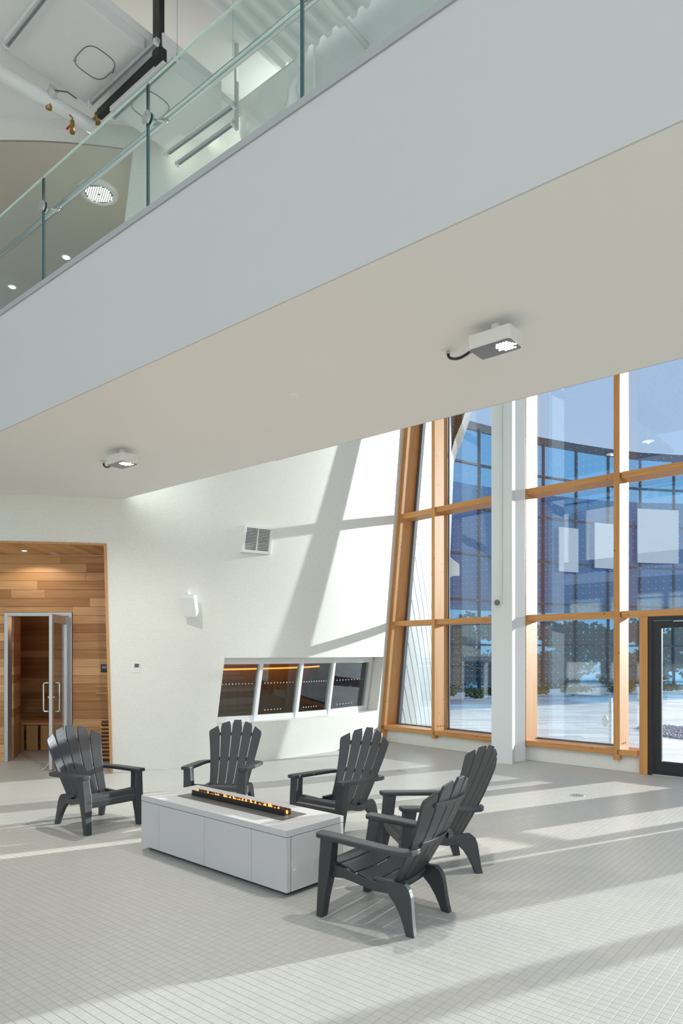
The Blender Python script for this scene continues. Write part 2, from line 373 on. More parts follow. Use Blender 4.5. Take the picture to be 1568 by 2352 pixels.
zs = sorted(set(lin(0, WZ0, 3)+lin(WZ0, WZ1, 4)+lin(WZ1, PZ, 6)+lin(PZ, QZ0, 6)+lin(QZ0, QZ1, 10)+lin(QZ1, WALL_TOP, 4)))
dme = bpy.data.meshes.new('wall_back'); dv = []; duv = []
for z in zs:
    for t in ths:
        dv.append(tuple(drum(skew(t, z), z))); duv.append((skew(t, z)*DR, z))
df = []; nT = len(ths); EPS = 1e-6
for r in range(len(zs)-1):
    for c in range(nT-1):
        t0, t1, z0, z1 = ths[c], ths[c+1], zs[r], zs[r+1]
        if t0 > thWL-EPS and t1 < thWR+EPS and z0 > WZ0-EPS and z1 < WZ1+EPS: continue
        if t1 < thPb+EPS and z1 < PZ+EPS: continue
        if t1 < thQ+EPS and z0 > QZ0-EPS and z1 < QZ1+EPS: continue
        df.append((r*nT+c, r*nT+c+1, (r+1)*nT+c+1, (r+1)*nT+c))
def tiled_mesh(name, verts, faces, uvs, mat, smooth=True, parent=None):
    me = bpy.data.meshes.new(name); me.from_pydata(verts, [], faces)
    ul = me.uv_layers.new(name='UVMap')
    for lp in me.loops: ul.data[lp.index].uv = uvs[lp.vertex_index]
    me.materials.append(mat)
    for p in me.polygons: p.use_smooth = smooth
    o = bpy.data.objects.new(name, me); COL.objects.link(o); o.parent = parent; return o
wall_back = tiled_mesh('wall_back', dv, df, duv, M['mosaic']); wall_back['kind'] = 'structure'
# reveals of the strip window and of the upper portal (tiled returns)
RV = 0.30
def reveal(th0, th1, z0, z1, depth, name):
    v, f, uv = [], [], []
    def quad(a, b, c, d, ua, ub, uc, ud):
        n = len(v); v.extend([tuple(a), tuple(b), tuple(c), tuple(d)]); uv.extend([ua, ub, uc, ud]); f.append((n, n+1, n+2, n+3))
    for k in range(12):
        a, b = th0+(th1-th0)*k/12, th0+(th1-th0)*(k+1)/12
        for z in (z0, z1):
            quad(drum(a, z), drum(b, z), drum(b, z, -depth), drum(a, z, -depth), (a*DR, 0), (b*DR, 0), (b*DR, depth), (a*DR, depth))
    for t in (th0, th1):
        quad(drum(t, z0), drum(t, z1), drum(t, z1, -depth), drum(t, z0, -depth), (0, z0), (0, z1), (depth, z1), (depth, z0))
    return tiled_mesh(name, v, f, uv, M['mosaic'], False, wall_back)
reveal(thWL, thWR, WZ0, WZ1, RV, 'reveal')

# strip window: flat panes set back in the reveal
win = setting('window_1')
joints = [thWL]+[on_drum(u, 1513)[0] for u in (617, 714, 790)]+[thWR-0.012]
wr = -(RV-0.06)
def chord_bar(mb, a, b, r=0.025, d=0.03):
    t = (b-a).normalized(); n = Vector((t.y, -t.x, 0)).normalized(); mb.box((a+b)/2, (b-a)/2, n*d, Z*r); return mb
for k in range(4):
    a0, a1 = joints[k], joints[k+1]
    zl, zh_ = WZ0, WZ1
    A, B = drum(a0, 0, wr), drum(a1, 0, wr); A2, B2 = drum(a0, WZ1, wr), drum(a1, WZ1, wr)
    def at(t, z): return (A.lerp(B, t)).lerp(A2.lerp(B2, t), z/WZ1)
    mb = MB(); chord_bar(mb, at(0, WZ0+0.045), at(1, WZ0+0.045), 0.045, 0.04); chord_bar(mb, at(0, WZ1-0.05), at(1, WZ1-0.05), 0.05, 0.04)
    mb.build('frame', M['alu_white'], win, bevel=0.004)
    tdir = (B-A).normalized(); nrm = Vector((tdir.y, -tdir.x, 0))
    for t in ((0.0, 1.0) if k == 3 else (0.0,)):
        if k == 0 and t == 0: continue
        lo, hi = at(t, WZ0), at(t, WZ1)
        MB().prism([lo-tdir*0.03-nrm*0.045, lo+tdir*0.03-nrm*0.045, lo+tdir*0.03+nrm*0.045, lo-tdir*0.03+nrm*0.045], hi-lo).build('mullion', M['alu_white'], win, bevel=0.003)
    p = [at(0.0, WZ0+0.08), at(1.0, WZ0+0.08), at(1.0, WZ1-0.09), at(0.0, WZ1-0.09)]
    MB().prism([q-nrm*0.004 for q in p], nrm*0.008).build('pane', M['pane_dots'], win)
    mbd = MB()
    for row in (WZ0+0.58, WZ0+0.16):
        for q in range(3 if row < WZ0+0.3 else 2, 12):
            if row < WZ0+0.3 and (k == 0 or q > 8): continue
            c = at(q/13.0, row)+nrm*0.006; mbd.cyl(c, nrm, 0.009, 0.002, 8)
    mbd.build('frit_dots', M['white'], win, kind='stuff')
# room behind the strip window: cedar uprights and an amber LED strip
back = setting('wall_steam_room')
MB().prism([drum(t, 0, -2.2) for t in lin(thWL-0.12, thWR+0.4, 10)]+[drum(t, 0, -2.25) for t in reversed(lin(thWL-0.12, thWR+0.4, 10))], Z*2.6).build('backing', M['sauna_dark'], back)
for k in range(36):
    t = thWL-0.12+(thWR-thWL+0.52)*(k+0.5)/36
    a = drum(t, 0.0, -2.15); n = (dc(0)-a).normalized(); n.z = 0; tt = Vector((-n.y, n.x, 0))
    MB().box(a+Z*1.3, tt*0.085, n*0.03, Z*1.3).build('board', M['cedar_z'], back)
MB().prism([drum(t, 1.34, -2.07) for t in lin(thWL-0.1, thWR+0.39, 16)]+[drum(t, 1.34, -2.10) for t in reversed(lin(thWL-0.1, thWR+0.39, 16))], Z*0.03).build('led_strip', M['led_strip'], back)
mb = MB()
mb.prism([drum(t, 2.55, -0.33) for t in lin(thWL-0.12, thWR+0.4, 12)]+[drum(t, 2.55, -2.2) for t in reversed(lin(thWL-0.12, thWR+0.4, 12))], Z*0.05)
mb.build('lid', M['sauna_dark'], back)
mb = MB()
for t in (thWL-0.12, thWR+0.4):
    a, b = drum(t, 0, -0.33), drum(t, 0, -2.2); n = (b-a).normalized(); s = Vector((-n.y, n.x, 0)); mb.box((a+b)/2+Z*1.3, (b-a)/2, s*0.02, Z*1.3)
mb.build('side', M['sauna_dark'], back)

# ------------------------------------------------------------------ mezzanine bridge: slab, edge strip
SQ0, SQ1, SZ0, SZ1 = 2.94, 5.285, 3.75, 4.87
def drum_p(q, z, inset=0.02):
    # p where the line q meets the drum from the room side
    c = dc(z); cp, cq = to_pq(c); d = math.sqrt(max(0, (DR-inset)**2-(q-cq)**2)); return cp+d
slab = MB()
# left end follows the drum where the bridge meets it, then runs on past the frame
left = []
for k in range(15):
    t = math.radians(-100)+(on_drum(262, 1152)[0]-math.radians(-100))*k/14
    left.append(drum(t, SZ0, 0.0))
endp = to_pq(left[-1])
P0 = pq(-11.5, SQ0, SZ0)
slab.prism([pq(4.5, SQ0, SZ0), P0, pq(-11.5, 3.4, SZ0)]+[a.lerp(a, 0) for a in left]+[pq(endp[0], SQ1, SZ0) if endp[1] < SQ1 else left[-1], pq(4.5, SQ1, SZ0)], Z*(SZ1-SZ0))
slab_o = slab.build('ceiling_bridge', M['plaster'])
slab_o['kind'] = 'structure'
# painted fascia board on the near face and metal edge strip
fz = setting('trim_1')
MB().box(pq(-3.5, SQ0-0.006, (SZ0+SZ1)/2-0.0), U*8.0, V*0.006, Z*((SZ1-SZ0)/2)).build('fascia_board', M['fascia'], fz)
MB().box(pq(-3.5, SQ0-0.014, SZ1-0.012), U*8.0, V*0.010, Z*0.024).build('edge_strip', M['edge'], fz)
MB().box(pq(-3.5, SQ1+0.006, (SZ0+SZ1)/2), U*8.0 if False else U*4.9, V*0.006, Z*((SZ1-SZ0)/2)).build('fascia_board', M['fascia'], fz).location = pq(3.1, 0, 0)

# ------------------------------------------------------------------ curtain wall
cw = setting('window_2')
def upright(P, t, n, w, d, z0, z1, name='mullion', mat=None, lean=None):
    a = P+t*(-w/2); b = P+t*(w/2); q = [a, b, b+n*d, a+n*d]
    L = Vector((0,0,0)) if lean is None else lean
    o = MB().prism([x+Z*z0+L*z0 for x in q], Z*(z1-z0)+L*(z1-z0)).build(name, mat or M['fir_z'], cw, bevel=0.004); return o
def rail(a, b, z0, z1, inset, depth, name='transom', mat=None):
    n = normal(a, b); q = [a+n*inset, b+n*inset, b+n*depth, a+n*depth]
    return MB().prism([x+Z*z0 for x in q], Z*(z1-z0)).build(name, mat or M['fir_h'], cw, bevel=0.004)
def pane(a, b, z0, z1, mat, shift0=0.0, shift1=0.0, n=None, off=GD+0.02, name='pane', parent=None):
    n = normal(a, b) if n is None else n; t = (b-a).normalized()
    A = a+n*off; B = b+n*off; v = []
    for d in (0, 0.012):
        v += [A+t*shift0+n*d+Z*z0, B+n*d+Z*z0, B+n*d+Z*z1, A+t*shift1+n*d+Z*z1]
    L = (b-a).length; base = a.length*7.3 % 1
    uvs = [(base+shift0, z0), (base+L, z0), (base+L, z1), (base+shift1, z1)]*2
    off_ = (parent or cw).location
    return tiled_mesh(name, [tuple(x-off_) for x in v], [(0,1,2,3),(7,6,5,4),(0,4,5,1),(1,5,6,2),(2,6,7,3),(3,7,4,0)], uvs, mat, False, parent or cw)
RAILS = [(2.145, 2.235), (4.08, 4.175), (6.02, 6.11)]
zb = [Z_GL, RAILS[0][0], RAILS[0][1], RAILS[1][0], RAILS[1][1], RAILS[2][0], RAILS[2][1], Z_TOP]
# bay lines; the first post leans with the drum
A0, B0, C0 = NODES[0], NODES[1], NODES[2]
tAB = (B0-A0).normalized(); nAB = normal(A0, B0); tBC = (C0-B0).normalized(); nBC = normal(B0, C0); tCD = (D0-C0).normalized(); nCD = normal(C0, D0)
LEAN = tAB*0.112
up0 = upright(A0, tAB, nAB, 0.09, GD, 0.0, Z_TOP, 'post', M['fir_z'], lean=LEAN)
upright(A0+tAB*0.075+nAB*(GD-0.04), tAB, nAB, 0.06, 0.08, Z_SILL, Z_TOP, 'gasket', M['gasket'], lean=LEAN)
upright(B0, tBC, nBC, 0.07, GD, 0.17, Z_TOP)
upright(B0+tBC*0.05+nBC*GD, tBC, nBC, 0.03, 0.03, Z_SILL, Z_TOP, 'gasket', M['gasket'])
for P_, t2, n2 in ((B0, tBC, nBC), (D0, WD, normal(D0, D0+WD))):
    for k in range(3): MB().cyl(P_+t2*(0.0365 if P_ is B0 else 0.044)+n2*(0.10+0.07*k)+Z*(Z_GL+0.07), t2, 0.011, 0.008, 10).build('bolt', M['gasket'], cw)
upright(C0+nCD*0.0+tCD*0.26, tCD, nCD, 0.05, GD, Z_SILL, Z_TOP)
upright(D0, WD, normal(D0, D0+WD), 0.085, GD+0.02, 0.16, Z_TOP)
for a, b, s in ((A0, B0, True), (B0, C0, False), (C0, D0, False)):
    for r0, r1 in RAILS:
        aa = a+(tAB*(0.112*r0) if s else (b-a).normalized()*0.035); rail(aa, b-(b-a).normalized()*0.035, r0, r1, 0.035, GD)
    rail(a, b, Z_SILL-0.0, Z_GL, 0.0, GD, 'sill')
    for k in range(4):
        z0, z1 = zb[2*k], zb[2*k+1]
        pane(a, b, z0-0.02, z1+0.02, M['pane'], 0.112*z0 if s else 0, 0.112*z1 if s else 0)
    n = normal(a, b)
    MB().prism([a+n*0.10, b+n*0.10, b+n*(GD+0.1), a+n*(GD+0.1)], Z*Z_SILL).build('curb', M['plaster'], cw)
    # tiled kerb face
    L = (b-a).length
    tiled_mesh('curb_tiles', [tuple(a+n*0.095), tuple(b+n*0.095), tuple(b+n*0.095+Z*Z_SILL), tuple(a+n*0.095+Z*Z_SILL)], [(0,1,2,3)], [(0,0),(L,0),(L,Z_SILL),(0,Z_SILL)], M['mosaic'], False, cw)
    MB().prism([a+n*(GD-0.02), b+n*(GD-0.02), b+n*(GD+0.06), a+n*(GD+0.06)], Z*0.02).build('gasket', M['gasket'], cw).location = Z*(Z_GL-0.005)
# right part: D, timber post, two black doors, pier, further bays
nR = normal(D0, D0+WD)
def R(x): return wall_at_x(x)
xe = [3.83, 4.085, 6.69, 7.42, 9.0, 10.6, 12.2]
for r0, r1 in RAILS:
    rail(R(3.87), R(12.2), r0, r1, 0.035, GD)
rail(R(3.83), R(4.04), Z_SILL, Z_GL, 0.0, GD, 'sill')
MB().prism([R(3.83)+nR*0.1, R(4.04)+nR*0.1, R(4.04)+nR*(GD+0.1), R(3.83)+nR*(GD+0.1)], Z*Z_SILL).build('curb', M['plaster'], cw)
tiled_mesh('curb_tiles', [tuple(R(3.83)+nR*0.095), tuple(R(4.04)+nR*0.095), tuple(R(4.04)+nR*0.095+Z*Z_SILL), tuple(R(3.83)+nR*0.095+Z*Z_SILL)], [(0,1,2,3)], [(0,0),(0.3,0),(0.3,Z_SILL),(0,Z_SILL)], M['mosaic'], False, cw)
upright(R(4.10), WD, nR, 0.105, 0.16, 0.0, RAILS[0][0], 'post')
pane(R(3.83), R(4.10), Z_GL-0.02, RAILS[0][0]+0.02, M['pane'])
for x in (5.95, 7.25, 8.9, 10.6, 12.2):
    upright(R(x), WD, nR, 0.085, GD, RAILS[0][1] if x < 6 else 0.16, Z_TOP)
xs = [3.83, 5.95, 7.25, 8.9, 10.6, 12.2]
for i in range(5):
    for k in range(4):
        if k == 0 and i == 0: continue
        if k == 0 and i == 1: pane(R(6.61), R(7.25), zb[0]-0.02, zb[1]+0.02, M['pane']); continue
        pane(R(xs[i]), R(xs[i+1]), zb[2*k]-0.02, zb[2*k+1]+0.02, M['pane'])
for x0, x1 in ((6.60, 12.2),):
    rail(R(x0), R(x1), Z_SILL, Z_GL, 0.0, GD, 'sill')
    MB().prism([R(x0)+nR*0.1, R(x1)+nR*0.1, R(x1)+nR*(GD+0.1), R(x0)+nR*(GD+0.1)], Z*Z_SILL).build('curb', M['plaster'], cw)
# solid pier beside the doors (in two leaves with a slot between)
pier = setting('wall_right')
for x0, x1 in ((5.805, 5.88), (5.925, 6.60)):
    MB().prism([R(x0)+nR*0.08, R(x1)+nR*0.08, R(x1)+nR*0.14, R(x0)+nR*0.14], Z*RAILS[0][0]).build('panel', M['plaster'], pier)
MB().prism([R(12.25), R(13.6), R(13.6)+nR*0.4, R(12.25)+nR*0.4], Z*Z_TOP).build('panel', M['plaster'], pier)

def black_door(name, x0, x1, g0, g1, gz0, gz1, closer=True):
    d = setting(name, R(x0)); n = nR
    def fb(a, b, z0, z1, i0=0.06, i1=0.12): return MB().prism([R(a)+n*i0, R(b)+n*i0, R(b)+n*i1, R(a)+n*i1][:], Z*(z1-z0))
    def put(nm, a, b, z0, z1, m, i0=0.06, i1=0.12):
        mb = MB(); mb.prism([R(a)+n*i0+Z*z0, R(b)+n*i0+Z*z0, R(b)+n*i1+Z*z0, R(a)+n*i1+Z*z0], Z*(z1-z0)); return mb.build(nm, m, d, bevel=0.004)
    put('door_frame', x0, x0+0.035, 0.0, 2.14, M['door_black'], 0.02, 0.13); put('door_frame', x1-0.035, x1, 0.0, 2.14, M['door_black'], 0.02, 0.13)
    put('door_frame', x0+0.035, x1-0.035, 2.09, 2.14, M['door_black'], 0.02, 0.13)
    put('stile', x0+0.04, g0, 0.015, 2.085, M['door_black']); put('stile', g1, x1-0.04, 0.015, 2.085, M['door_black'])
    put('bottom_rail', g0, g1, 0.015, gz0, M['door_black']); put('top_rail', g0, g1, gz1, 2.085, M['door_black'])
    put('threshold', x0, x1, 0.0, 0.014, M['edge'], 0.03, 0.18)
    p = MB().prism([R(g0)+n*0.085+Z*gz0, R(g1)+n*0.085+Z*gz0, R(g1)+n*0.095+Z*gz0, R(g0)+n*0.095+Z*gz0], Z*(gz1-gz0)).build('pane', M['pane_clear'], d)
    if not closer: put('push_bar', g0-0.02, g1+0.02, 0.88, 0.96, M['black'], -0.005, 0.04)
    if not closer: put('bar_bracket', g0-0.05, g0-0.01, 0.87, 0.97, M['black'], 0.0, 0.06); put('bar_bracket', g1+0.01, g1+0.05, 0.87, 0.97, M['black'], 0.0, 0.06)
    if closer:
        put('door_closer', g0+0.08, g0+0.42, 1.99, 2.055, M['black'], 0.0, 0.06)
        put('closer_arm', g0+0.12, g0+0.34, 2.065, 2.08, M['steel'], 0.01, 0.03)
    return d
black_door('door_2', 4.145, 5.03, 4.265, 4.80, 0.19, 1.985)
black_door('door_3', 5.065, 5.80, 5.385, 5.755, 0.19, 1.985, closer=False)

# ------------------------------------------------------------------ white steel columns by the glass
def column(name, a, b, depth, z1, label):
    t = (b-a).normalized(); n = Vector((-t.y, t.x, 0))
    if n.y < 0: n = -n
    o = MB().prism([a, b, b+n*depth, a+n*depth], Z*z1).build(name, M['white_steel'], bevel=0.004); o['kind'] = 'structure'; return o, t, n
colA = on_z(1128, 1753, 0.0); colB = on_z(1176, 1756, 0.0); colA.z = colB.z = 0
column('column_1', colA, colB, 0.26, 8.0, '')
c2a = on_z(1179, 1751, 0.0); c2b = on_z(1207, 1748, 0.0); c2a.z = c2b.z = 0
column('column_2', c2a+Vector((0.0, 0.02, 0)), c2b+Vector((0, 0.02, 0)), 0.12, 8.0, '')
tC = (colB-colA).normalized(); nC = Vector((tC.y, -tC.x, 0))      # towards the eye
zc = CH+(HZ-1384)/F*10.16
cmid = colA.lerp(colB, 0.30)
sc = thing('security_camera', 'small white dome security camera with black lens on the white column', 'camera', cmid+nC*0.002+Z*zc)
MB().cyl(cmid+nC*0.02+Z*zc, nC, 0.062, 0.04, 24).build('mount', M['white'], sc, smooth=False)
mbd = MB(); rings = []
for k in range(6):
    a = math.pi/2*k/6; rings.append([cmid+nC*(0.04+0.045*math.sin(a))+Z*zc+(tC*math.cos(w)+Z*math.sin(w))*0.045*math.cos(a) for w in [2*math.pi*i/20 for i in range(20)]])
mbd.loft(rings).build('lens_dome', M['lens'], sc, smooth=True)
cq_ = colA.lerp(colB, 0.50)+nC*0.013
tag(MB().tube([cq_+Z*(zc+0.05), cq_+Z*3.0, cq_+Z*5, cq_+Z*7.2], 0.012, 8).build('conduit', M['white_steel']), 'thin white conduit running up the column face above the dome camera', 'conduit')

# ------------------------------------------------------------------ roof, upper ceiling, bulkhead
ZC = 8.75
def cpz_(u, v, z=ZC): return on_z(u, v, z)
roof = MB()
roof_p0, roof_p1 = -6.30, 9.0; roof_q0 = -5.7
# corrugated deck: ribs run along V
ZD = 9.25; prof = []
p = roof_p0
while p < roof_p1:
    prof += [(p, ZD), (p+0.055, ZD), (p+0.085, ZD+0.075), (p+0.165, ZD+0.075), (p+0.195, ZD)]; p += 0.20
nv = len(prof); rv = [pq(a, roof_q0, z) for a, z in prof]+[pq(a, 6.4, z) for a, z in prof]
deck = MB(); deck.add(rv, [(i, i+1, nv+i+1, nv+i) for i in range(nv-1)])
deck.build('ceiling', M['deck'])['kind'] = 'structure'
flat = MB().box(pq(-9.87, 0.21, ZC+0.05), U*3.12, V*5.91, Z*0.05).build('ceiling_flat', M['plaster']); flat['kind'] = 'structure'
bulk = setting('wall_bulkhead')
MB().box(pq(1.5, 6.5, 8.46), U*7.7, V*0.06, Z*1.04).build('panel', M['white_steel'], bulk)
soff = MB(); soff.prism([pq(-6.2, 6.38, 7.42), pq(9, 6.38, 7.42), tuple(R(13.2)+nR*0.6+Z*7.42), tuple(D0+nR*0.7+Z*7.42), tuple(B0+nAB*0.7+Z*7.42), tuple(A0+nAB*0.7-tAB*0.6+Z*7.42), (-0.6, 12.2, 7.42)], Z*0.25)
soff.build('ceiling_window_bay', M['plaster'])['kind'] = 'structure'
MB().prism([pq(-6.0, 6.3, 9.5), pq(9, 6.3, 9.5), pq(9, -5.7, 9.5), pq(-13, -5.7, 9.5), pq(-13, 6.3, 9.5), (-12, 16, 9.5), (1.0, 16, 9.5)], Z*0.3).build('roof', M['plaster'])['kind'] = 'structure'

# rest of the hall behind the eye: side and rear walls with clerestory openings, unseen high-bay lamps added for fill
MB().box(pq(-2.0, -5.6, 2.2), U*11.2, V*0.1, Z*2.2).build('wall_rear', M['plaster'])['kind'] = 'structure'
MB().box(pq(-13.1, -0.6, 4.6), U*0.1, V*5.1, Z*4.6).build('wall_left', M['plaster'])['kind'] = 'structure'
# ------------------------------------------------------------------ upper portal: beige ceiling with lamps
beige = MB(); beige.prism([(-9, 9.0, QZ1)]+[tuple(drum(t, QZ1, -0.03)) for t in lin(math.radians(-112), thQ, 10)]+[tuple(drum(thQ, QZ1, -0.75)), (-2.8, 16.5, QZ1), (-9, 16.5, QZ1)], Z*0.1)
beige.build('ceiling_upper', M['beige'])['kind'] = 'structure'
uw = setting('wall_upper')
jl = []
a, b = drum(thQ, QZ0, -0.02), drum(thQ, QZ0, -0.75); a1, b1 = drum(thQ, QZ1, -0.02), drum(thQ, QZ1, -0.75)
mb = MB(); mb.add([a, b, b1, a1, a+Vector((0.1,0.04,0)), b+Vector((0.1,0.04,0)), b1+Vector((0.1,0.04,0)), a1+Vector((0.1,0.04,0))], [(0,1,2,3),(4,7,6,5),(0,4,5,1),(1,5,6,2),(2,6,7,3),(3,7,4,0)])
mb.build('jamb', M['deck'], uw)
MB().aab(-9, -2.7, 16.4, 16.5, 4.87, QZ1).build('panel', M['beige'], uw)
MB().prism([b+Vector((0.35,0.1,0)), b+Vector((0.45,0.14,0)), Vector((-2.7,16.5,QZ0)), Vector((-2.8,16.5,QZ0))], Z*(QZ1-QZ0)).build('panel', M['beige'], uw)
MB().prism([tuple(drum(t, QZ0-0.2, -0.02)) for t in lin(math.radians(-112), thQ, 10)]+[(-3.7, 16.4, QZ0-0.2), (-9, 16.4, QZ0-0.2)], Z*0.19).build('slab', M['plaster'], uw)
def highbay(c, zz, label, watts):
    t = thing('high_bay_lamp', label, 'lamp', (c.x, c.y, zz), group='round LED lamps')
    c = Vector((c.x, c.y, zz))
    ld = bpy.data.lights.new('lamp_beam', 'SPOT'); ld.spot_size = math.radians(165); ld.spot_blend = 0.6; ld.shadow_soft_size = 0.03; ld.energy = watts; ld.color = (1, 0.93, 0.83)
    lo = bpy.data.objects.new('lamp_beam', ld); COL.objects.link(lo); lo.parent = t; lo.location = (0, 0, -0.09)
    mb = MB(); mb.loft([[c+Vector((math.cos(w)*r, math.sin(w)*r, z)) for w in [2*math.pi*i/36 for i in range(36)]] for r, z in ((0.28, 0), (0.28, -0.03), (0.25, -0.06), (0.21, -0.06), (0.20, -0.045))]).build('rim', M['white'], t, smooth=False)
    lens = MB().cyl(c-Z*0.047, Z, 0.199, 0.006, 36).build('lens', M['lens'], t)
    mb = MB()
    for i in range(-6, 7):
        for j in range(-6, 7):
            x, y = (i+(0.5 if j % 2 else 0))*0.034, j*0.031
            if 0.02 < math.hypot(x, y) < 0.185: mb.cyl(c+Vector((x, y, -0.052)), Z, 0.0105, 0.004, 8)
    mb.build('led_chips', M['led'], lens, kind='stuff')
    return t
highbay(on_z(227, 448, QZ1-0.06), QZ1, 'large round LED lamp with pale rim on the upper beige ceiling', 40)
for k, (p_, q_) in enumerate(((-10.0, -3.6), (-7.0, -3.6), (-4.0, -3.6), (-1.0, -3.6))):  # unseen lamps, added to even out the light
    highbay(pq(p_, q_), ZD-0.01 if p_ > -5.9 else ZC, 'round LED fill lamp added in the unseen hall ceiling behind the eye', 70)
for u, v, lb in ((152, 590, 'small recessed downlight near the round LED lamp'), (28, 658, 'small recessed downlight deeper in, past the first downlight')):
    c = on_z(u, v, QZ1); t = thing('downlight', lb, 'lamp', (c.x, c.y, QZ1), group='downlights in the beige ceiling')
    MB().loft([[c+Vector((math.cos(w)*r, math.sin(w)*r, z)) for w in [2*math.pi*i/24 for i in range(24)]] for r, z in ((0.085, 0), (0.085, -0.008), (0.065, -0.010))], cap=True).build('trim_ring', M['white'], t)
    MB().cyl(c-Z*0.012, Z, 0.058, 0.006, 24).build('lens', M['led_soft'], t)

# ------------------------------------------------------------------ things under the upper flat ceiling
def ceil_panel(corners, z, label, lid_uv=None):
    P = [on_z(u, v, z) for u, v in corners]; c = sum(P, Vector((0,0,0)))/4
    p_ = [to_pq(a) for a in P]; p0, p1 = min(a for a, b in p_), max(a for a, b in p_); q0, q1 = min(b for a, b in p_), max(b for a, b in p_)
    cc = pq((p0+p1)/2, (q0+q1)/2, z)
    t = thing('ceiling_unit', label, 'ceiling unit', (cc.x, cc.y, ZC), group='white units under the upper ceiling')
    MB().box(cc+Z*((ZC-z)/2), U*((p1-p0)/2), V*((q1-q0)/2), Z*((ZC-z)/2)).build('casing', M['white_gloss'], t, bevel=0.006)
    if lid_uv:
        c2 = on_z(lid_uv[0], lid_uv[1], z-0.004); r = 0.19; path = []
        for i in range(41):
            w = 2*math.pi*i/40; x = math.copysign(abs(math.cos(w))**0.6, math.cos(w)); y = math.copysign(abs(math.sin(w))**0.6, math.sin(w))
            path.append(c2+U*(x*r*1.1)+V*(y*r))
        MB().tube(path, 0.004, 6).build('wire_loop', M['gasket'], t)
        for i in (9, 27): MB().box(path[i]-Z*0.008, U*0.02, V*0.01, Z*0.012).build('clip', M['steel'], t)
    return t
ceil_panel([(8, 111), (203, 237), (329, 111), (130, -20)], 8.62, 'white ceiling unit with a wire loop beside the black track', (218, 145))
ceil_panel([(383, 153), (509, 251), (385, 346), (262, 245)], 8.40, 'white ceiling unit with a wire loop seen through the glass balustrade', (345, 245))
def channel(a, b, z, label, grp='zinc channels under the upper ceiling'):
    A, B = on_z(a[0], a[1], z), on_z(b[0], b[1], z); d = (B-A); s = d.normalized().cross(Z)
    t = thing('strut_channel', label, 'rail', (A.x, A.y, z), group=grp)
    mb = MB()
    c = (A+B)/2
    mb.box(c+s*0.019, d/2, s*0.002, Z*0.02); mb.box(c-s*0.019, d/2, s*0.002, Z*0.02); mb.box(c+Z*0.019, d/2, s*0.021, Z*0.002)
    mb.build('channel', M['zinc'], t)
    for P in (A.lerp(B, 0.03), A.lerp(B, 0.97)):
        MB().box(P+Z*0.0, d.normalized()*0.015, s*0.03, Z*0.026).build('end_cap', M['white'], t)
        MB().cyl(P+Z*(0.04), Z, 0.005, 0.05, 6).build('rod', M['zinc'], t)
    return t
channel((203, 243), (364, 92), 8.52, 'zinc channel beside the black track, over the wire loop unit')
channel((254, 275), (411, 129), 8.33, 'zinc channel just past the black track, seen through glass')
channel((380, 356), (541, 239), 8.33, 'zinc channel along the second white unit, seen through glass')
channel((10, 111), (180, -105), 8.52, 'zinc channel on the far side of the wire loop unit from the track')
channel((404, 379), (539, 281), 8.15, 'zinc channel at the ceiling edge above the mosaic wall')
cA = on_z(543, 262, 8.60)
tag(MB().box(Vector((cA.x, cA.y, 9.0)), U*0.02, V*0.02, Z*0.6).build('strut_post', M['zinc']), 'upright zinc strut beside the draped white plastic sheet', 'strut')
# hanging wires
for (u, v0, lb) in ((407, 125, 'thin hanger wire over the channel past the black track'), (535, 130, 'thin hanger wire near the upright zinc strut')):
    P = on_z(u, v0, 8.52); tag(MB().cyl(Vector((P.x, P.y, 8.88)), Z, 0.004, 0.72, 6).build('hanger_wire', M['zinc']), lb, 'wire')
# black track: upright run, elbow, level run
kA, kB = on_z(366, 132, 8.50), on_z(228, 264, 8.50)
trk = thing('black_track', 'black steel door track with an upright run and a level arm', 'track', (kA.x, kA.y, 8.5))
MB().box(Vector((kA.x, kA.y, 9.1)), U*0.05, V*0.035, Z*0.56).build('upright', M['black'], trk, bevel=0.004)
MB().box(Vector((kA.x, kA.y, 9.1))-U*0.075, U*0.012, V*0.03, Z*0.56).build('chain_strip', M['gasket'], trk)
MB().box((kA+kB)/2, (kB-kA)/2, V*0.035, Z*0.05).build('level_arm', M['black'], trk, bevel=0.004)
MB().box(kA, U*0.075, V*0.05, Z*0.075).build('elbow', M['black'], trk, bevel=0.006)
MB().tube([kB-U*0.02, kB-U*0.07+V*0.01, kB-U*0.12+V*0.03], [0.05, 0.035, 0.055], 14).build('end_fitting', M['brass'], trk, smooth=True)
# big white pipe with brass fittings
pA, pB = on_z(-60, 131, 8.38), on_z(212, 292, 8.38)
pd = (pB-pA).normalized()
pp = thing('insulated_pipe', 'thick white jacketed pipe running under the upper ceiling', 'pipe', (pA.x, pA.y, 8.38))
MB().tube([pA, pA.lerp(pB, 0.6), pB], 0.085, 20).build('jacket', M['white_gloss'], pp, smooth=True)
bf = pA.lerp(pB, 0.60)
MB().tube([bf+V*0.0-Z*0.10, bf-Z*0.03+U*0.02, bf+U*0.06+Z*0.05], [0.035, 0.05, 0.035], 10).build('brass_fitting', M['brass'], pp)
MB().tube([bf+U*0.04+Z*0.03, bf+U*0.14+Z*0.08], [0.06, 0.065], 8).build('actuator', M['zinc'], pp)
MB().tube([bf+U*0.14+Z*0.06, bf+U*0.26+Z*0.04+V*0.1, bf+U*0.30+V*0.2], 0.008, 6).build('wire', M['gasket'], pp)
vP = on_z(166, 290, 8.15)
vt = thing('ball_valve', 'small brass ball valve with a red lever in front of the mosaic band', 'valve', vP)
MB().cyl(vP-Z*0.0, Z, 0.026, 0.13, 12).build('body', M['brass'], vt); MB().cyl(vP-Z*0.07, Z, 0.032, 0.03, 8).build('cap', M['brass'], vt)
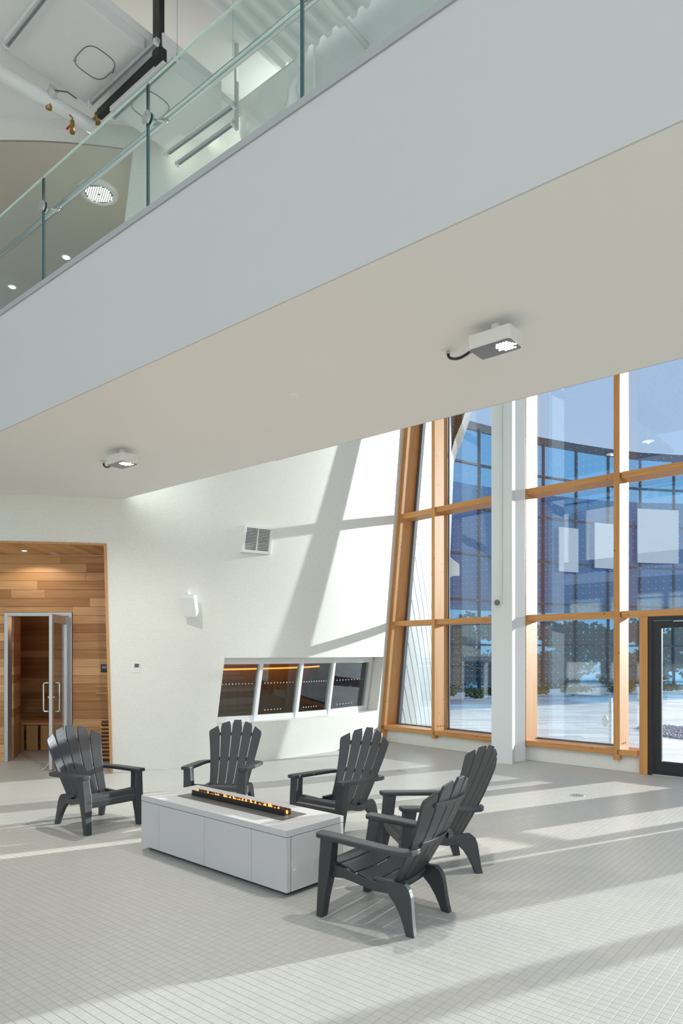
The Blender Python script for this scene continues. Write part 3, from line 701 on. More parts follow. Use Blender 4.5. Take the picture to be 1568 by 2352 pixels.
MB().box(vP-U*0.075+Z*0.03, U*0.06, V*0.012, Z*0.006).build('lever', M['red'], vt); cpt = pA+pd*((vP-pA).dot(pd)); MB().tube(spline([vP+Z*0.05, vP+Z*0.10, cpt+((vP+Z*0.10)-cpt).normalized()*0.084]), 0.01, 8).build('stem', M['brass'], vt)
# sprinkler pipe under the deck with hanger
sA, sB = on_z(700, -57, 8.85), on_z(856, 121, 8.85)
sp_ = thing('sprinkler_pipe', 'white sprinkler pipe under the ribbed deck', 'pipe', (sB.x, sB.y, 8.85))
MB().tube([sA, sB], 0.036, 14).build('pipe', M['white_gloss'], sp_, smooth=True); MB().cyl(sB, (sB-sA), 0.048, 0.05, 14).build('cap', M['white'], sp_)
MB().cyl(Vector((sB.x, sB.y, 9.1))-V*0.03, Z, 0.013, 0.46, 8).build('hanger', M['white'], sp_)
P = on_z(722, 205, 8.70)
tag(MB().cyl(Vector((P.x, P.y, 8.98)), Z, 0.018, 0.6, 10).build('drop_pipe', M['white_gloss']), 'thin white upright pipe beside the glass joint, below the deck', 'pipe')
# draped plastic sheet at the ceiling edge
mb = MB(); rows = []; nx, ny = 26, 14
q0_ = 6.16
for j in range(ny+1):
    row = []
    for i in range(nx+1):
        s = i/nx; h = j/ny
        p_ = -6.95+1.12*s; sag = 0.10*math.sin(s*9+h*4)*h+0.05*math.sin(s*23-h*6)*h+0.16*h*h
        row.append(pq(p_+0.04*math.sin(h*7+s*5), q0_+0.05+sag*0.9-0.12*h*math.sin(s*math.pi), ZC+0.32-(0.85*h)*(0.55+0.45*math.sin(s*math.pi*0.9+0.3))))
    rows.append(row)
b0 = len(mb.v)
for r in rows: mb.v += r
for j in range(ny):
    for i in range(nx): mb.f.append((j*(nx+1)+i, j*(nx+1)+i+1, (j+1)*(nx+1)+i+1, (j+1)*(nx+1)+i))
sh = mb.build('plastic_sheet', M['sheet'], smooth=True); md = sh.modifiers.new('solid', 'SOLIDIFY'); md.thickness = 0.004
tag(sh, 'wrinkled white plastic sheet draped at the upper ceiling edge', 'sheet')

# ------------------------------------------------------------------ glass balustrade on the bridge edge
GQ = 2.985; BZ = 5.86
bal = thing('glass_balustrade', 'frameless green-tinted glass balustrade with steel handrail on the bridge edge', 'balustrade', pq(-5, GQ, SZ1))
js = [to_pq(on_q(u, v, GQ))[0] for u, v in ((100, 560), (340, 380), (694, 100))]
step = (js[2]-js[0])/2
edges = [js[0]-step*2, js[0]-step, js[0], js[1], js[2], js[2]+step, js[2]+2*step]
for a, b in zip(edges[:-1], edges[1:]):
    gp = MB().box(pq((a+b)/2, GQ, (SZ1+BZ)/2+0.01), U*((b-a)/2-0.008), V*0.007, Z*((BZ-SZ1)/2-0.01)).build('glass_pane', M['bal_glass'], bal)
    for e_ in (a+0.008, b-0.008): MB().box(pq(e_, GQ, (SZ1+BZ)/2), U*0.0015, V*0.0078, Z*((BZ-SZ1)/2-0.010)).build('pane_edge', M['bal_edge'], gp)
    MB().box(pq((a+b)/2, GQ, BZ+0.001), U*((b-a)/2-0.008), V*0.0078, Z*0.002).build('pane_edge', M['bal_top'], gp)
zr = on_q(340, 273, GQ).z
HQ = GQ+0.085
MB().tube([pq(edges[0], HQ, zr+0.0), pq(js[1], HQ, zr), pq(edges[-1], HQ, zr)], 0.027, 16).build('handrail', M['steel'], bal, smooth=True)
for e_ in edges[1:-1]:
    for s in (1, -1): disc = MB().cyl(pq(e_, GQ+s*0.016, zr), V, 0.048, 0.014, 24).build('clamp_disc', M['steel'], bal)
    for s in (-1, 1): MB().cyl(pq(e_+s*0.0, GQ-0.026, zr+s*0.026), V, 0.009, 0.008, 10).build('clamp_bolt', M['steel'], disc)
    MB().tube([pq(e_+0.03, GQ+0.02, zr-0.005), pq(e_+0.12, GQ+0.03, zr-0.06), pq(e_+0.13, HQ-0.02, zr-0.055), pq(e_+0.13, HQ, zr-0.02)], 0.008, 8).build('bracket', M['steel'], bal, smooth=True)

# ------------------------------------------------------------------ flood lights and sprinkler cover under the bridge
def flood(corners, z, box_uv, label, at=None):
    if at is None:
        P = [on_z(u, v, z) for u, v in corners]; c = sum(P, Vector((0,0,0)))/len(P); c = pq(*to_pq(c), z)
    else: c = at
    t = thing('flood_light', label, 'lamp', (c.x, c.y, SZ0), group='flood lights under the bridge')
    L, W, H = 0.148, 0.100, 0.044
    mb = MB(); rings = []
    def rr(x, y, r, z): 
        pts = []
        for cx, cy, a0 in ((x-r, y-r, 0), (-x+r, y-r, 90), (-x+r, -y+r, 180), (x-r, -y+r, 270)):
            for k in range(5):
                a = math.radians(a0+90*k/4); pts.append(c+U*(cx+r*math.cos(a))+V*(cy+r*math.sin(a))+Z*z)
        return pts
    mb.loft([rr(L-0.006, W-0.006, 0.02, 0.0), rr(L, W, 0.022, 0.006), rr(L, W, 0.022, 2*H-0.004), rr(L-0.004, W-0.004, 0.02, 2*H)]).build('housing', M['white'], t)
    lens = MB().loft([rr(L-0.010, W-0.010, 0.018, -0.0035), rr(L-0.008, W-0.008, 0.02, 0.002)]).build('lens', M['lens'], t)
    mb = MB()
    for i in range(6):
        for j in range(6):
            x, y = 0.018+i*0.021+(0.01 if j % 2 else 0), -0.054+j*0.0205
            if (i-2.4)**2+(j-2.5)**2 < 9.0: mb.cyl(c+U*x+V*y-Z*0.0045, Z, 0.0080, 0.003, 10)
    mb.build('led_chips', M['led'], lens, kind='stuff')
    MB().cyl(c+Z*(2*H+(SZ0-z-2*H)/2), Z, 0.03, SZ0-z-2*H, 12).build('stem', M['white'], t)
    bp_ = on_z(box_uv[0], box_uv[1], SZ0) if box_uv else c-U*0.34
    opl = MB().box(Vector((bp_.x, bp_.y, SZ0-0.004)), U*0.035, V*0.055, Z*0.004).build('outlet_plate', M['white'], t, bevel=0.002)
    e0 = Vector((bp_.x, bp_.y, SZ0-0.008)); e1 = c-U*L+Z*H
    MB().tube(spline([e0, e0-Z*0.05+U*0.01, e0.lerp(e1, 0.45)-Z*0.055, e1+U*0.005]), 0.010, 8).build('cable', M['black'], t, smooth=True)
    MB().cyl(e0-Z*0.012, Z, 0.014, 0.024, 12).build('gland', M['steel'], opl)
    MB().tube([e1-U*0.0+V*-0.03-Z*0.02, e1-U*0.03-V*0.05-Z*0.06, e1+U*0.02-V*0.07-Z*0.055], 0.0015, 5).build('tether', M['steel'], t)
    ld = bpy.data.lights.new('flood_beam', 'SPOT'); ld.spot_size = math.radians(165); ld.spot_blend = 0.5; ld.shadow_soft_size = 0.03; ld.energy = 120; ld.color = (1, 0.95, 0.88)
    lo = bpy.data.objects.new('flood_beam', ld); COL.objects.link(lo); lo.location = c+U*0.07-Z*0.02; lo.rotation_euler = (0, 0, 0)
    lo.parent = t; lo.location = lo.location-t.location
    return t
flood([(1074, 805), (1112, 828), (1201, 798), (1165, 772)], 3.60, (1029, 803), 'white flood light with black cable under the bridge, closer to the tall window')
flood([(244, 1068), (285, 1079), (319, 1066), (276, 1056)], 3.60, (238, 1058), 'white flood light under the bridge, above the cedar sauna entry')
flood(None, 3.60, None, 'white flood light added out of view under the bridge for fill', at=pq(2.17, 4.0, 3.60))  # extra flood out of view, added to brighten under the bridge
c = on_z(674, 912, SZ0-0.012)
tag(MB().loft([[Vector((c.x+r*math.cos(w), c.y+r*math.sin(w), SZ0+z)) for w in [2*math.pi*i/24 for i in range(24)]] for r, z in ((0.045, 0.0), (0.045, -0.006), (0.04, -0.013))]).build('sprinkler_cover', M['plaster']), 'flat round sprinkler cover on the white underside of the bridge', 'sprinkler')

# ------------------------------------------------------------------ sauna entry: cedar niche, door, sauna room
NY = 10.40                                    # plane of the cedar wall
niche = setting('wall_cedar', (0, NY, 0))
DX0, DX1, DZ = on_y(12, 1500, NY).x, on_y(167, 1500, NY).x, 2.265
XR = -3.22
rows = 24; bh = PZ/rows
rng = random.Random(3)
def board(x0, x1, k, y=NY, parent=niche, m=None, d=0.018):
    mb = MB(); z0, z1 = k*bh+0.0015, (k+1)*bh-0.0015; pr = rng.uniform(0, 0.003)
    mb.aab(x0+0.001, x1-0.001, y-d-pr, y, z0, z1); return mb.build('plank', m or M['cedar'], parent, bevel=0.002)
for k in range(rows):
    z1 = (k+1)*bh
    if k < 17.2:
        if k > 4: board(DX1+0.005, XR, k)
        else: board(DX1+0.005, XR-0.42, k)
        board(-6.4, DX0-0.005, k)
    else:
        cuts = sorted(rng.uniform(-6.2, -3.5) for _ in range(2)); xs_ = [-6.4]+[c for i, c in enumerate(cuts) if i == 0 or c-cuts[0] > 0.5]+[XR]
        for a, b in zip(xs_[:-1], xs_[1:]): board(a, b, k)
MB().aab(DX0-0.004, DX1+0.004, NY-0.019, NY, DZ+0.004, 18*bh-0.002).build('plank', M['cedar'], niche, bevel=0.002)
MB().aab(-6.45, DX0-0.005, NY, NY+0.1, 0, PZ).build('backing', M['sauna_dark'], niche)
MB().aab(DX1+0.005, XR+0.3, NY, NY+0.1, 0, PZ).build('backing', M['sauna_dark'], niche); MB().aab(DX0-0.005, DX1+0.005, NY, NY+0.1, DZ, PZ).build('backing', M['sauna_dark'], niche)
# louvre slats low beside the portal jamb
for k in range(11):
    z = 0.06+k*0.057
    MB().box(Vector((XR-0.22, NY-0.03, z)), (0.21, 0, 0), (0, 0.022, -0.012), (0, 0.006, 0.010)).build('louvre_slat', M['cedar'], niche)
# ceiling boards of the niche run away from the eye
nceil = setting('ceiling_cedar', (0, NY, PZ))
for k in range(30):
    x0 = -6.5+k*0.125
    if x0 > -3.3: break
    yf = 8.95
    zc_ = PZ
    for_x = x0+0.06
    # stop at the drum face
    cz = dc(PZ); dd = (DR-0.012)**2-(for_x-cz.x)**2; yf = cz.y-math.sqrt(dd)
    MB().aab(x0+0.001, x0+0.124, yf+0.03, NY, PZ+0.002, PZ+0.02).build('plank', M['cedar_y'], nceil)
cover = MB(); cover.prism([(-6.6, NY+0.1, PZ+0.021)]+[(-6.6, 9.1, PZ+0.021)]+[tuple(drum(skew(t, PZ), PZ+0.021, -0.03)) for t in lin(math.radians(-100), thPb, 10)]+[(-3.0, NY+0.1, PZ+0.021)], Z*0.03)
cover.build('backing', M['sauna_dark'], nceil)
for (u, v, m, lb) in ((56, 1264, 'led_soft', 'small lit downlight in the cedar niche ceiling'), (125, 1271, 'white', 'small unlit round fitting in the cedar niche ceiling')):
    c = on_z(u, v, PZ); t = thing('niche_downlight', lb, 'lamp', (c.x, c.y, PZ)); 
    MB().cyl(Vector((c.x, c.y, PZ-0.004)), Z, 0.045, 0.008, 20).build('trim_ring', M['white'], t); MB().cyl(Vector((c.x, c.y, PZ-0.010)), Z, 0.03, 0.004, 20).build('lens', M[m], t)
# portal trim: jamb and header boards following the opening
tr = setting('trim_2')
mb = MB(); rings = []
for z in lin(0.0, PZ, 10):
    t = skew(thPb, z); a = drum(t, z, 0.012); b = drum(t, z, -0.45); e1 = drum(t-0.0055, z, 0.012); e2 = drum(t-0.0055, z, -0.45)
    rings.append([a, e1, e2, b])
mb.loft(rings).build('jamb_board', M['cedar_z'], tr)
mb = MB(); rings = []
for t in lin(math.radians(-104), skew(thPb, PZ), 20):
    a = drum(t, PZ, 0.012); b = drum(t, PZ, -0.06); rings.append([a, b, b-Z*0.03, a-Z*0.03])
mb.loft(rings).build('header_board', M['cedar_z'], tr)
mb = MB(); rings = []
for z in lin(0.0, PZ, 4):
    t = skew(thPb, z)-0.0055; a = drum(t, z, -0.44); rings.append([a, Vector((XR+0.02, NY, z)), Vector((XR+0.04, NY, z)), a+Vector((0.02, 0, 0))])
mb.loft(rings).build('return_board', M['cedar_z'], tr)
# keypad and shelf strips on the cedar wall near the jamb
kp = on_y(240, 1535, NY-0.03)
k_ = thing('wall_keypad', 'small black control panel on the cedar wall by the portal jamb', 'control panel', kp)
kb = MB().box(kp, (0.055, 0, 0), (0, 0.012, 0), (0, 0, 0.06)).build('body', M['black'], k_, bevel=0.004); MB().box(kp-Vector((0, 0.014, -0.015)), (0.035, 0, 0), (0, 0.002, 0), (0, 0, 0.022)).build('display', M['lens'], kb)
for v, lb in ((1576, 'thin pale cedar ledge on the niche wall, the higher one'), (1592, 'thin pale cedar ledge on the niche wall, the lower one')):
    a = on_y(234, v, NY-0.03); tag(MB().box(a, (0.09, 0, 0), (0, 0.018, 0), (0, 0, 0.014)).build('ledge', M['cedar_z']), lb, 'ledge')

# aluminium door, standing open
d1 = setting('door_1', (DX0, NY, 0))
JW = 0.055
def jamb(x0, x1, z0, z1): return MB().aab(x0, x1, NY-0.035, NY+0.09, z0, z1)
jamb(DX0, DX0+JW, 0, DZ).build('door_frame', M['alu'], d1, bevel=0.004); jamb(DX1-JW, DX1, 0, DZ).build('door_frame', M['alu'], d1, bevel=0.004)
jamb(DX0+JW, DX1-JW, DZ-JW, DZ).build('door_frame', M['alu'], d1, bevel=0.004)
HNG = Vector((DX1-JW-0.02, NY-0.03, 0)); FREE = on_z(116, 1771, 0.0); FREE.z = 0
lw_ = (FREE-HNG); LWD = lw_.length; lt = lw_.normalized(); ln = Vector((-lt.y, lt.x, 0))
def leaf(s0, s1, z0, z1, d=0.022, name='stile', m='alu', par=d1):
    return MB().box(HNG+lt*((s0+s1)/2)+Z*((z0+z1)/2), lt*((s1-s0)/2), ln*d, Z*((z1-z0)/2)).build(name, M[m], par, bevel=0.003)
leaf(0, 0.09, 0.012, 2.2); leaf(LWD-0.09, LWD, 0.012, 2.2); leaf(0.09, LWD-0.09, 0.012, 0.22, name='bottom_rail'); leaf(0.09, LWD-0.09, 2.08, 2.2, name='top_rail')
leaf(0.09, LWD-0.09, 0.22, 2.08, 0.004, 'pane', 'pane_clear')
hz = 1.03
for s in (-1, 1):
    a = HNG+lt*(LWD-0.05)+ln*(0.022*s); o = ln*(0.085*s); dn = Z
    MB().tube([a+Z*(hz-0.20), a+o*0.9+Z*(hz-0.20), a+o+Z*(hz-0.18), a+o+Z*(hz+0.18), a+o*0.9+Z*(hz+0.20), a+Z*(hz+0.20)], 0.012, 10).build('pull_handle', M['steel'], d1, smooth=True)
MB().cyl(HNG+lt*(LWD-0.05)+Z*hz, ln, 0.018, 0.09, 14).build('lock_cylinder', M['steel'], d1)
MB().box(HNG+lt*0.28+ln*(-0.05)+Z*2.14, lt*0.13, ln*0.028, Z*0.03).build('door_closer', M['alu'], d1, bevel=0.004)
MB().tube([HNG+lt*0.2-ln*0.06+Z*2.19, HNG+lt*0.05-ln*0.22+Z*2.2, HNG-lt*0.0-ln*0.05+Z*2.21], 0.008, 6).build('closer_arm', M['alu'], d1)
b_ = HNG+lt*(LWD-0.04)-ln*0.03
MB().tube([b_+Z*0.10, b_-ln*0.04+Z*0.05, b_-ln*0.09+Z*0.012, b_-ln*0.10+Z*0.006], [0.012, 0.010, 0.010, 0.016], 8).build('door_stop', M['steel'], d1)
# the sauna beyond
sroom = setting('wall_sauna', (0, 13.0, 0))
for k in range(18):
    z0, z1 = k*bh+0.001, (k+1)*bh-0.001
    MB().aab(-6.2, -3.0, 12.95, 12.98, z0, z1).build('plank', M['cedar'], sroom)
    MB().box(Vector((-5.195, 10.91, (z0+z1)/2)), Vector((-0.125, 0.38, 0)), Vector((0.012, 0.004, 0)), Z*((z1-z0)/2)).build('plank', M['cedar'], sroom)
MB().aab(-6.3, -2.9, 12.98, 13.1, 0, 2.45).build('backing', M['sauna_dark'], sroom)
MB().aab(-3.35, -3.3, 10.52, 12.98, 0, 2.45).build('side', M['sauna_dark'], sroom); MB().aab(-6.3, -6.2, 10.52, 12.98, 0, 2.45).build('side', M['sauna_dark'], sroom)
MB().aab(-6.3, -3.0, 10.5, 13.1, 2.4, 2.45).build('lid', M['sauna_dark'], sroom)
ben = thing('sauna_bench', 'red-brown cedar sauna bench seen through the open door', 'bench', (-4.4, 12.4, 0))
for k in range(4): MB().aab(-6.1, -3.9, 11.6+k*0.22, 11.8+k*0.22, 0.43, 0.47).build('seat_slat', M['cedar'], ben)
for k in range(9): MB().aab(-6.08+k*0.24, -5.89+k*0.24, 11.62, 11.64, 0.0, 0.42).build('front_board', M['cedar_z'], ben)
ld = bpy.data.lights.new('sauna_lamp', 'POINT'); ld.energy = 6; ld.color = (1, 0.58, 0.30); ld.shadow_soft_size = 0.08
lo = bpy.data.objects.new('sauna_lamp', ld); COL.objects.link(lo); lo.location = (-4.4, 12.2, 2.2)
ld = bpy.data.lights.new('niche_lamp', 'SPOT'); ld.energy = 13; ld.color = (1, 0.86, 0.7); ld.spot_size = math.radians(150); ld.shadow_soft_size = 0.05
lo = bpy.data.objects.new('niche_lamp', ld); COL.objects.link(lo); c = on_z(56, 1264, PZ); lo.location = (c.x, c.y, PZ-0.03)

# ------------------------------------------------------------------ things fixed to the drum wall
def wall_frame(u, v, off=0.0):
    th, z, P = on_drum(u, v); n = Vector((math.cos(th), math.sin(th), 0)); t = Vector((-n.y, n.x, 0))
    up = (drum(th, z+0.5)-drum(th, z)).normalized(); return P, n, t, up
P, n, t_, up = wall_frame(588, 1241)
gr = thing('air_grille', 'white louvred air grille high on the mosaic wall', 'vent', P)
gw, gh = 0.235, 0.20
for s in (-1, 1):
    MB().box(P+n*0.03+t_*(s*(gw-0.02)), t_*0.02, n*0.03, up*gh).build('frame', M['white'], gr, bevel=0.003); MB().box(P+n*0.03+up*(s*(gh-0.018)), t_*(gw-0.04), n*0.03, up*0.018).build('frame', M['white'], gr, bevel=0.003)
MB().box(P+n*0.012, t_*(gw-0.03), n*0.003, up*(gh-0.03)).build('backing', M['grille_dark'], gr)
MB().box(P+n*0.04, t_*0.006, n*0.012, up*(gh-0.036)).build('divider', M['white'], gr)
for k in range(15):
    h = -gh+0.048+k*(2*gh-0.096)/14
    MB().box(P+n*0.035+up*h, t_*(gw-0.042), n*0.010-up*0.004, up*0.0042).build('louvre', M['white'], gr)
P, n, t_, up = wall_frame(428, 1362)
sk = thing('wall_speaker', 'white box speaker tilted on a bracket on the mosaic wall', 'speaker', P)
MB().box(P+n*0.008, t_*0.045, n*0.008, up*0.065).build('wall_plate', M['white'], sk, bevel=0.003)
MB().tube([P+n*0.01, P+n*0.10-up*0.01, P+n*0.13-up*0.04], 0.02, 10).build('bracket', M['white'], sk)
sc_ = P+n*0.18+t_*0.04-up*0.185
f_ = Vector((-0.10, -0.90, -0.40)).normalized(); rx = f_.cross(Z).normalized(); uy = rx.cross(f_).normalized()
rings = []
for d, w, h in ((-0.10, 0.06, 0.11), (-0.06, 0.085, 0.135), (0.07, 0.095, 0.15), (0.078, 0.09, 0.145)):
    rings.append([sc_+f_*d+rx*(w*a)+uy*(h*b) for a, b in ((-1,-0.9),(-0.9,-1),(0.9,-1),(1,-0.9),(1,0.9),(0.9,1),(-0.9,1),(-1,0.9))])
MB().loft(rings).build('cabinet', M['white'], sk)
MB().box(sc_+f_*0.079, rx*0.082, f_*0.003, uy*0.135).build('grille', M['white_steel'], sk, bevel=0.002)
P, n, t_, up = wall_frame(313, 1534)
th_ = thing('thermostat', 'small white thermostat with a grey display on the mosaic wall', 'thermostat', P)
tb = MB().box(P+n*0.014, t_*0.048, n*0.014, up*0.068).build('body', M['white'], th_, bevel=0.004); MB().box(P+n*0.029+up*0.032, t_*0.03, n*0.001, up*0.026).build('display', M['screen'], tb)
P, n, t_, up = wall_frame(406, 1689)
ou = thing('wall_outlet', 'white blank outlet plate low on the mosaic wall', 'outlet', P)
MB().box(P+n*0.008, t_*0.036, n*0.008, up*0.058).build('plate', M['white_steel'], ou, bevel=0.002); MB().box(P+n*0.018, t_*0.018, n*0.002, up*0.035).build('cover', M['white'], ou)

# floor drains
for u, v, lb in ((1327, 1827, 'round steel floor drain in the sunlit tiles before the black door'), (922, 1771, 'round steel floor drain near the drum wall and window')):
    c = on_z(u, v, 0.0); t = thing('floor_drain', lb, 'drain', (c.x, c.y, 0), group='floor drains')
    ring = MB().cyl(Vector((c.x, c.y, 0.0015)), Z, 0.078, 0.005, 28).build('ring', M['zinc'], t)
    mb = MB()
    for r, nn in ((0.025, 6), (0.052, 12)):
        for i in range(nn):
            w = 2*math.pi*i/nn; mb.cyl(Vector((c.x+r*math.cos(w), c.y+r*math.sin(w), 0.0045)), Z, 0.0075, 0.0012, 8)
    mb.build('holes', M['black'], ring, kind='stuff')

# ------------------------------------------------------------------ fire table
TA = math.radians(-41.5); TC = Vector((-0.835, 5.385, 0)); TL, TW, THt = 0.88, 0.29, 0.455
tU = Vector((math.cos(TA), math.sin(TA), 0)); tV = Vector((-tU.y, tU.x, 0))
ft = thing('fire_table', 'long light-grey fire table with a lit linear burner', 'fire table', TC)
ZB = 0.035
MB().box(TC+Z*(ZB/2), tU*(TL-0.05), tV*(TW-0.05), Z*(ZB/2)).build('plinth', M['table_dark'], ft)
MB().box(TC+Z*((ZB+THt-0.045)/2), tU*(TL-0.012), tV*(TW-0.012), Z*((THt-0.045-ZB)/2)).build('body', M['table'], ft)
MB().box(TC+Z*(THt-0.0225), tU*TL, tV*TW, Z*0.0225).build('top', M['table'], ft, bevel=0.002)
def face_panel(c, ax, hw, z0, z1, nrm):
    MB().box(c+nrm*0.006+Z*((z0+z1)/2), ax*hw, nrm*0.006, Z*((z1-z0)/2)).build('cabinet_panel', M['table'], ft, bevel=0.0012)
gap = 0.003
fc = TC-tV*(TW-0.012); lims = [-TL, -0.62, -0.02, 0.52, TL]
for a, b in zip(lims[:-1], lims[1:]):
    zt2 = THt-0.049
    face_panel(fc+tU*((a+b)/2), tU, (b-a)/2-gap/2, ZB, zt2, -tV)
    face_panel(TC+tV*(TW-0.012)+tU*((a+b)/2), tU, (b-a)/2-gap/2, ZB, zt2, tV)
for s in (-1, 1):
    ec = TC+tU*(s*(TL-0.012)); face_panel(ec-tV*(TW-0.012-0.012), tV, 0.012, ZB, THt-0.049, tU*s)
    face_panel(ec+tV*0.014, tV, TW-0.03, ZB, THt-0.049, tU*s)
bc = TC+tU*0.02+tV*0.01
bplate = MB().box(bc+Z*(THt+0.002), tU*0.63, tV*0.125, Z*0.003).build('burner_plate', M['burner'], ft)
for s in (-1, 1): MB().box(bc+tV*(0.030*s)+Z*(THt+0.026), tU*0.56, tV*0.0025, Z*0.022).build('burner_wall', M['black'], bplate)
MB().box(bc+Z*(THt+0.007), tU*0.56, tV*0.028, Z*0.002).build('burner_bed', M['black'], bplate)
rf = random.Random(5)
for k in range(44):
    s = -0.54+1.08*k/43+rf.uniform(-0.008, 0.008); h = rf.uniform(0.02, 0.055); b0 = bc+tU*s+tV*rf.uniform(-0.015, 0.015)+Z*(THt+0.012)
    MB().tube([b0, b0+Z*h*0.35, b0+Z*h*0.7+tU*rf.uniform(-0.006, 0.006), b0+Z*h+tU*rf.uniform(-0.012, 0.012)], [0.006, 0.011, 0.007, 0.001], 6).build('flame', M['flame'], bplate, smooth=True)
ld = bpy.data.lights.new('fire_glow', 'AREA'); ld.shape = 'RECTANGLE'; ld.size = 1.05; ld.size_y = 0.05; ld.energy = 8.0; ld.color = (1, 0.42, 0.16)
lo = bpy.data.objects.new('fire_glow', ld); COL.objects.link(lo); lo.location = Vector((0.02*math.cos(TA), 0.02*math.sin(TA), THt+0.085)); lo.rotation_euler = (math.pi, 0, TA); lo.parent = ft

# ------------------------------------------------------------------ Adirondack chairs
def chair_parts():
    parts = []
    def add(name, mb, smooth=False, bevel=0.004): parts.append((name, mb, smooth, bevel))
    yb, zb_, yt, zt2 = -0.155, 0.235, -0.505, 0.915
    def back_pt(x, h, fwd=0.0):
        # h 0..1 up the back; gentle backward curve, dished across
        y = yb+(yt-yb)*h-0.025*math.sin(math.pi*h); z = zb_+(zt2-zb_)*h
        y += 0.9*x*x*(0.45+0.35*h)+fwd*0.89; z += fwd*0.46
        return Vector((x, y, z))
    tops = {0: 1.0, 1: 0.975, 2: 0.90}
    for i in range(-2, 3):
        hmax = tops[abs(i)]; rings = []; n = 14
        for k in range(n+1):
            h = hmax*k/n
            xc = i*(0.0815+0.047*h**1.15); w = 0.0365+0.0215*h
            r = 1.0
            if k >= n-2: r = (1.0, 0.93, 0.70)[k-(n-2)]
            tilt = 0.0
            xl, xr = xc-w*r, xc+w*r
            hl = hr = h
            if k >= n-2 and abs(i) > 0:
                sl = 0.030*abs(i)*(1 if k == n else 0.5 if k == n-1 else 0.15)
                if i > 0: hr = h-sl; hl = h+sl*0.2
                else: hl = h-sl; hr = h+sl*0.2
            rings.append([back_pt(xl, hl), back_pt(xr, hr), back_pt(xr, hr, 0.017), back_pt(xl, hl, 0.017)])
        add('back_slat', MB().loft(rings), bevel=0.004)
    def brace(h, hw, hh, d0, d1):
        rings = []
        for k in range(9):
            x = -hw+2*hw*k/8; rings.append([back_pt(x, h-hh, d0), back_pt(x, h-hh, d1), back_pt(x, h+hh, d1), back_pt(x, h+hh, d0)])
        return MB().loft(rings)
    add('back_brace', brace(0.79, 0.20, 0.022, -0.012, 0.004)); add('back_brace', brace(0.42, 0.165, 0.024, -0.012, 0.004)); add('back_brace', brace(0.035, 0.175, 0.03, -0.016, 0.004))
    # seat slats from the rolled front to the back
    def seat(s):   # s 0..1 front to rear along the seat profile
        P = [(0.300, 0.235), (0.318, 0.300), (0.312, 0.345), (0.275, 0.362), (0.18, 0.338), (0.08, 0.305), (-0.02, 0.272), (-0.12, 0.248), (-0.17, 0.245)]
        x = s*(len(P)-1); k = min(int(x), len(P)-2); f = x-k
        return P[k][0]*(1-f)+P[k+1][0]*f, P[k][1]*(1-f)+P[k+1][1]*f
    segs = [(0.0, 0.455), (0.468, 0.605), (0.618, 0.745), (0.758, 0.88), (0.893, 1.0)]
    for a, b in segs:
        rings = []
        n = 8 if b-a > 0.3 else 4
        for k in range(n+1):
            s = a+(b-a)*k/n; y, z = seat(s); y2, z2 = seat(min(1, s+0.01)); y1, z1 = seat(max(0, s-0.01))
            ty, tz = y2-y1, z2-z1; l = math.hypot(ty, tz); ny, nz = tz/l, -ty/l
            if nz > 0: ny, nz = -ny, -nz
            w = 0.262-0.045*s
            sag = 0.012
            row = []
            for xx in (-1, -0.5, 0, 0.5, 1): row.append(Vector((xx*w, y, z-sag*(1-xx*xx)*(1 if s > 0.35 else 0.0))))
            low = [q+Vector((0, ny*0.015, nz*0.015)) for q in reversed(row)]
            rings.append(row+low)
        add('seat_slat', MB().loft(rings), bevel=0.003)
    for sx in (-1, 1):
        def q(x, y, z): return Vector((sx*x, y, z))
        # side rail, an arched web from the front leg to the rear leg
        prof = [(0.30, 0.335, 0.235), (0.24, 0.33, 0.255), (0.17, 0.32, 0.258), (0.10, 0.298, 0.245), (0.03, 0.280, 0.228), (-0.04, 0.272, 0.215), (-0.12, 0.270, 0.215)]
        rings = [[q(0.252-0.10*(0.3-y), y, zt), q(0.272-0.10*(0.3-y), y, zt), q(0.272-0.10*(0.3-y), y, zl), q(0.252-0.10*(0.3-y), y, zl)] for y, zt, zl in prof]
        add('side_rail', MB().loft(rings))
        # rear leg: wide at the seat, curved to a small foot
        pf = [(-0.02, -0.235, 0.292, 0.215), (-0.06, -0.268, 0.262, 0.218), (-0.125, -0.284, 0.220, 0.222), (-0.180, -0.292, 0.165, 0.227), (-0.218, -0.299, 0.105, 0.232), (-0.243, -0.307, 0.05, 0.237), (-0.262, -0.318, 0.0, 0.242)]
        rings = [[q(x-0.030, y0, z), q(x+0.012, y0, z), q(x+0.012, y1, z), q(x-0.030, y1, z)] for y0, y1, z, x in pf]
        add('leg', MB().loft(rings), bevel=0.005)
        # front leg: tapered angle section up to the arm
        pf = [(0.0, 0.302, 0.352, 0.240, 0.302), (0.12, 0.284, 0.343, 0.234, 0.306), (0.27, 0.250, 0.330, 0.226, 0.310), (0.36, 0.236, 0.324, 0.228, 0.312), (0.43, 0.226, 0.316, 0.236, 0.314), (0.515, 0.212, 0.308, 0.244, 0.318)]
        rings = [[q(x0, y0, z), q(x1, y0, z), q(x1, y1, z), q(x0, y1, z)] for z, y0, y1, x0, x1 in pf]
        add('leg', MB().loft(rings), bevel=0.008)
        # arm: broad rounded front, waisted towards the back
        pa = [(0.338, 0.258, 0.318), (0.328, 0.243, 0.332), (0.29, 0.236, 0.340), (0.15, 0.240, 0.345), (0.0, 0.246, 0.350), (-0.13, 0.252, 0.354), (-0.22, 0.250, 0.350), (-0.28, 0.232, 0.325), (-0.315, 0.205, 0.275), (-0.325, 0.185, 0.225)]
        rings = []
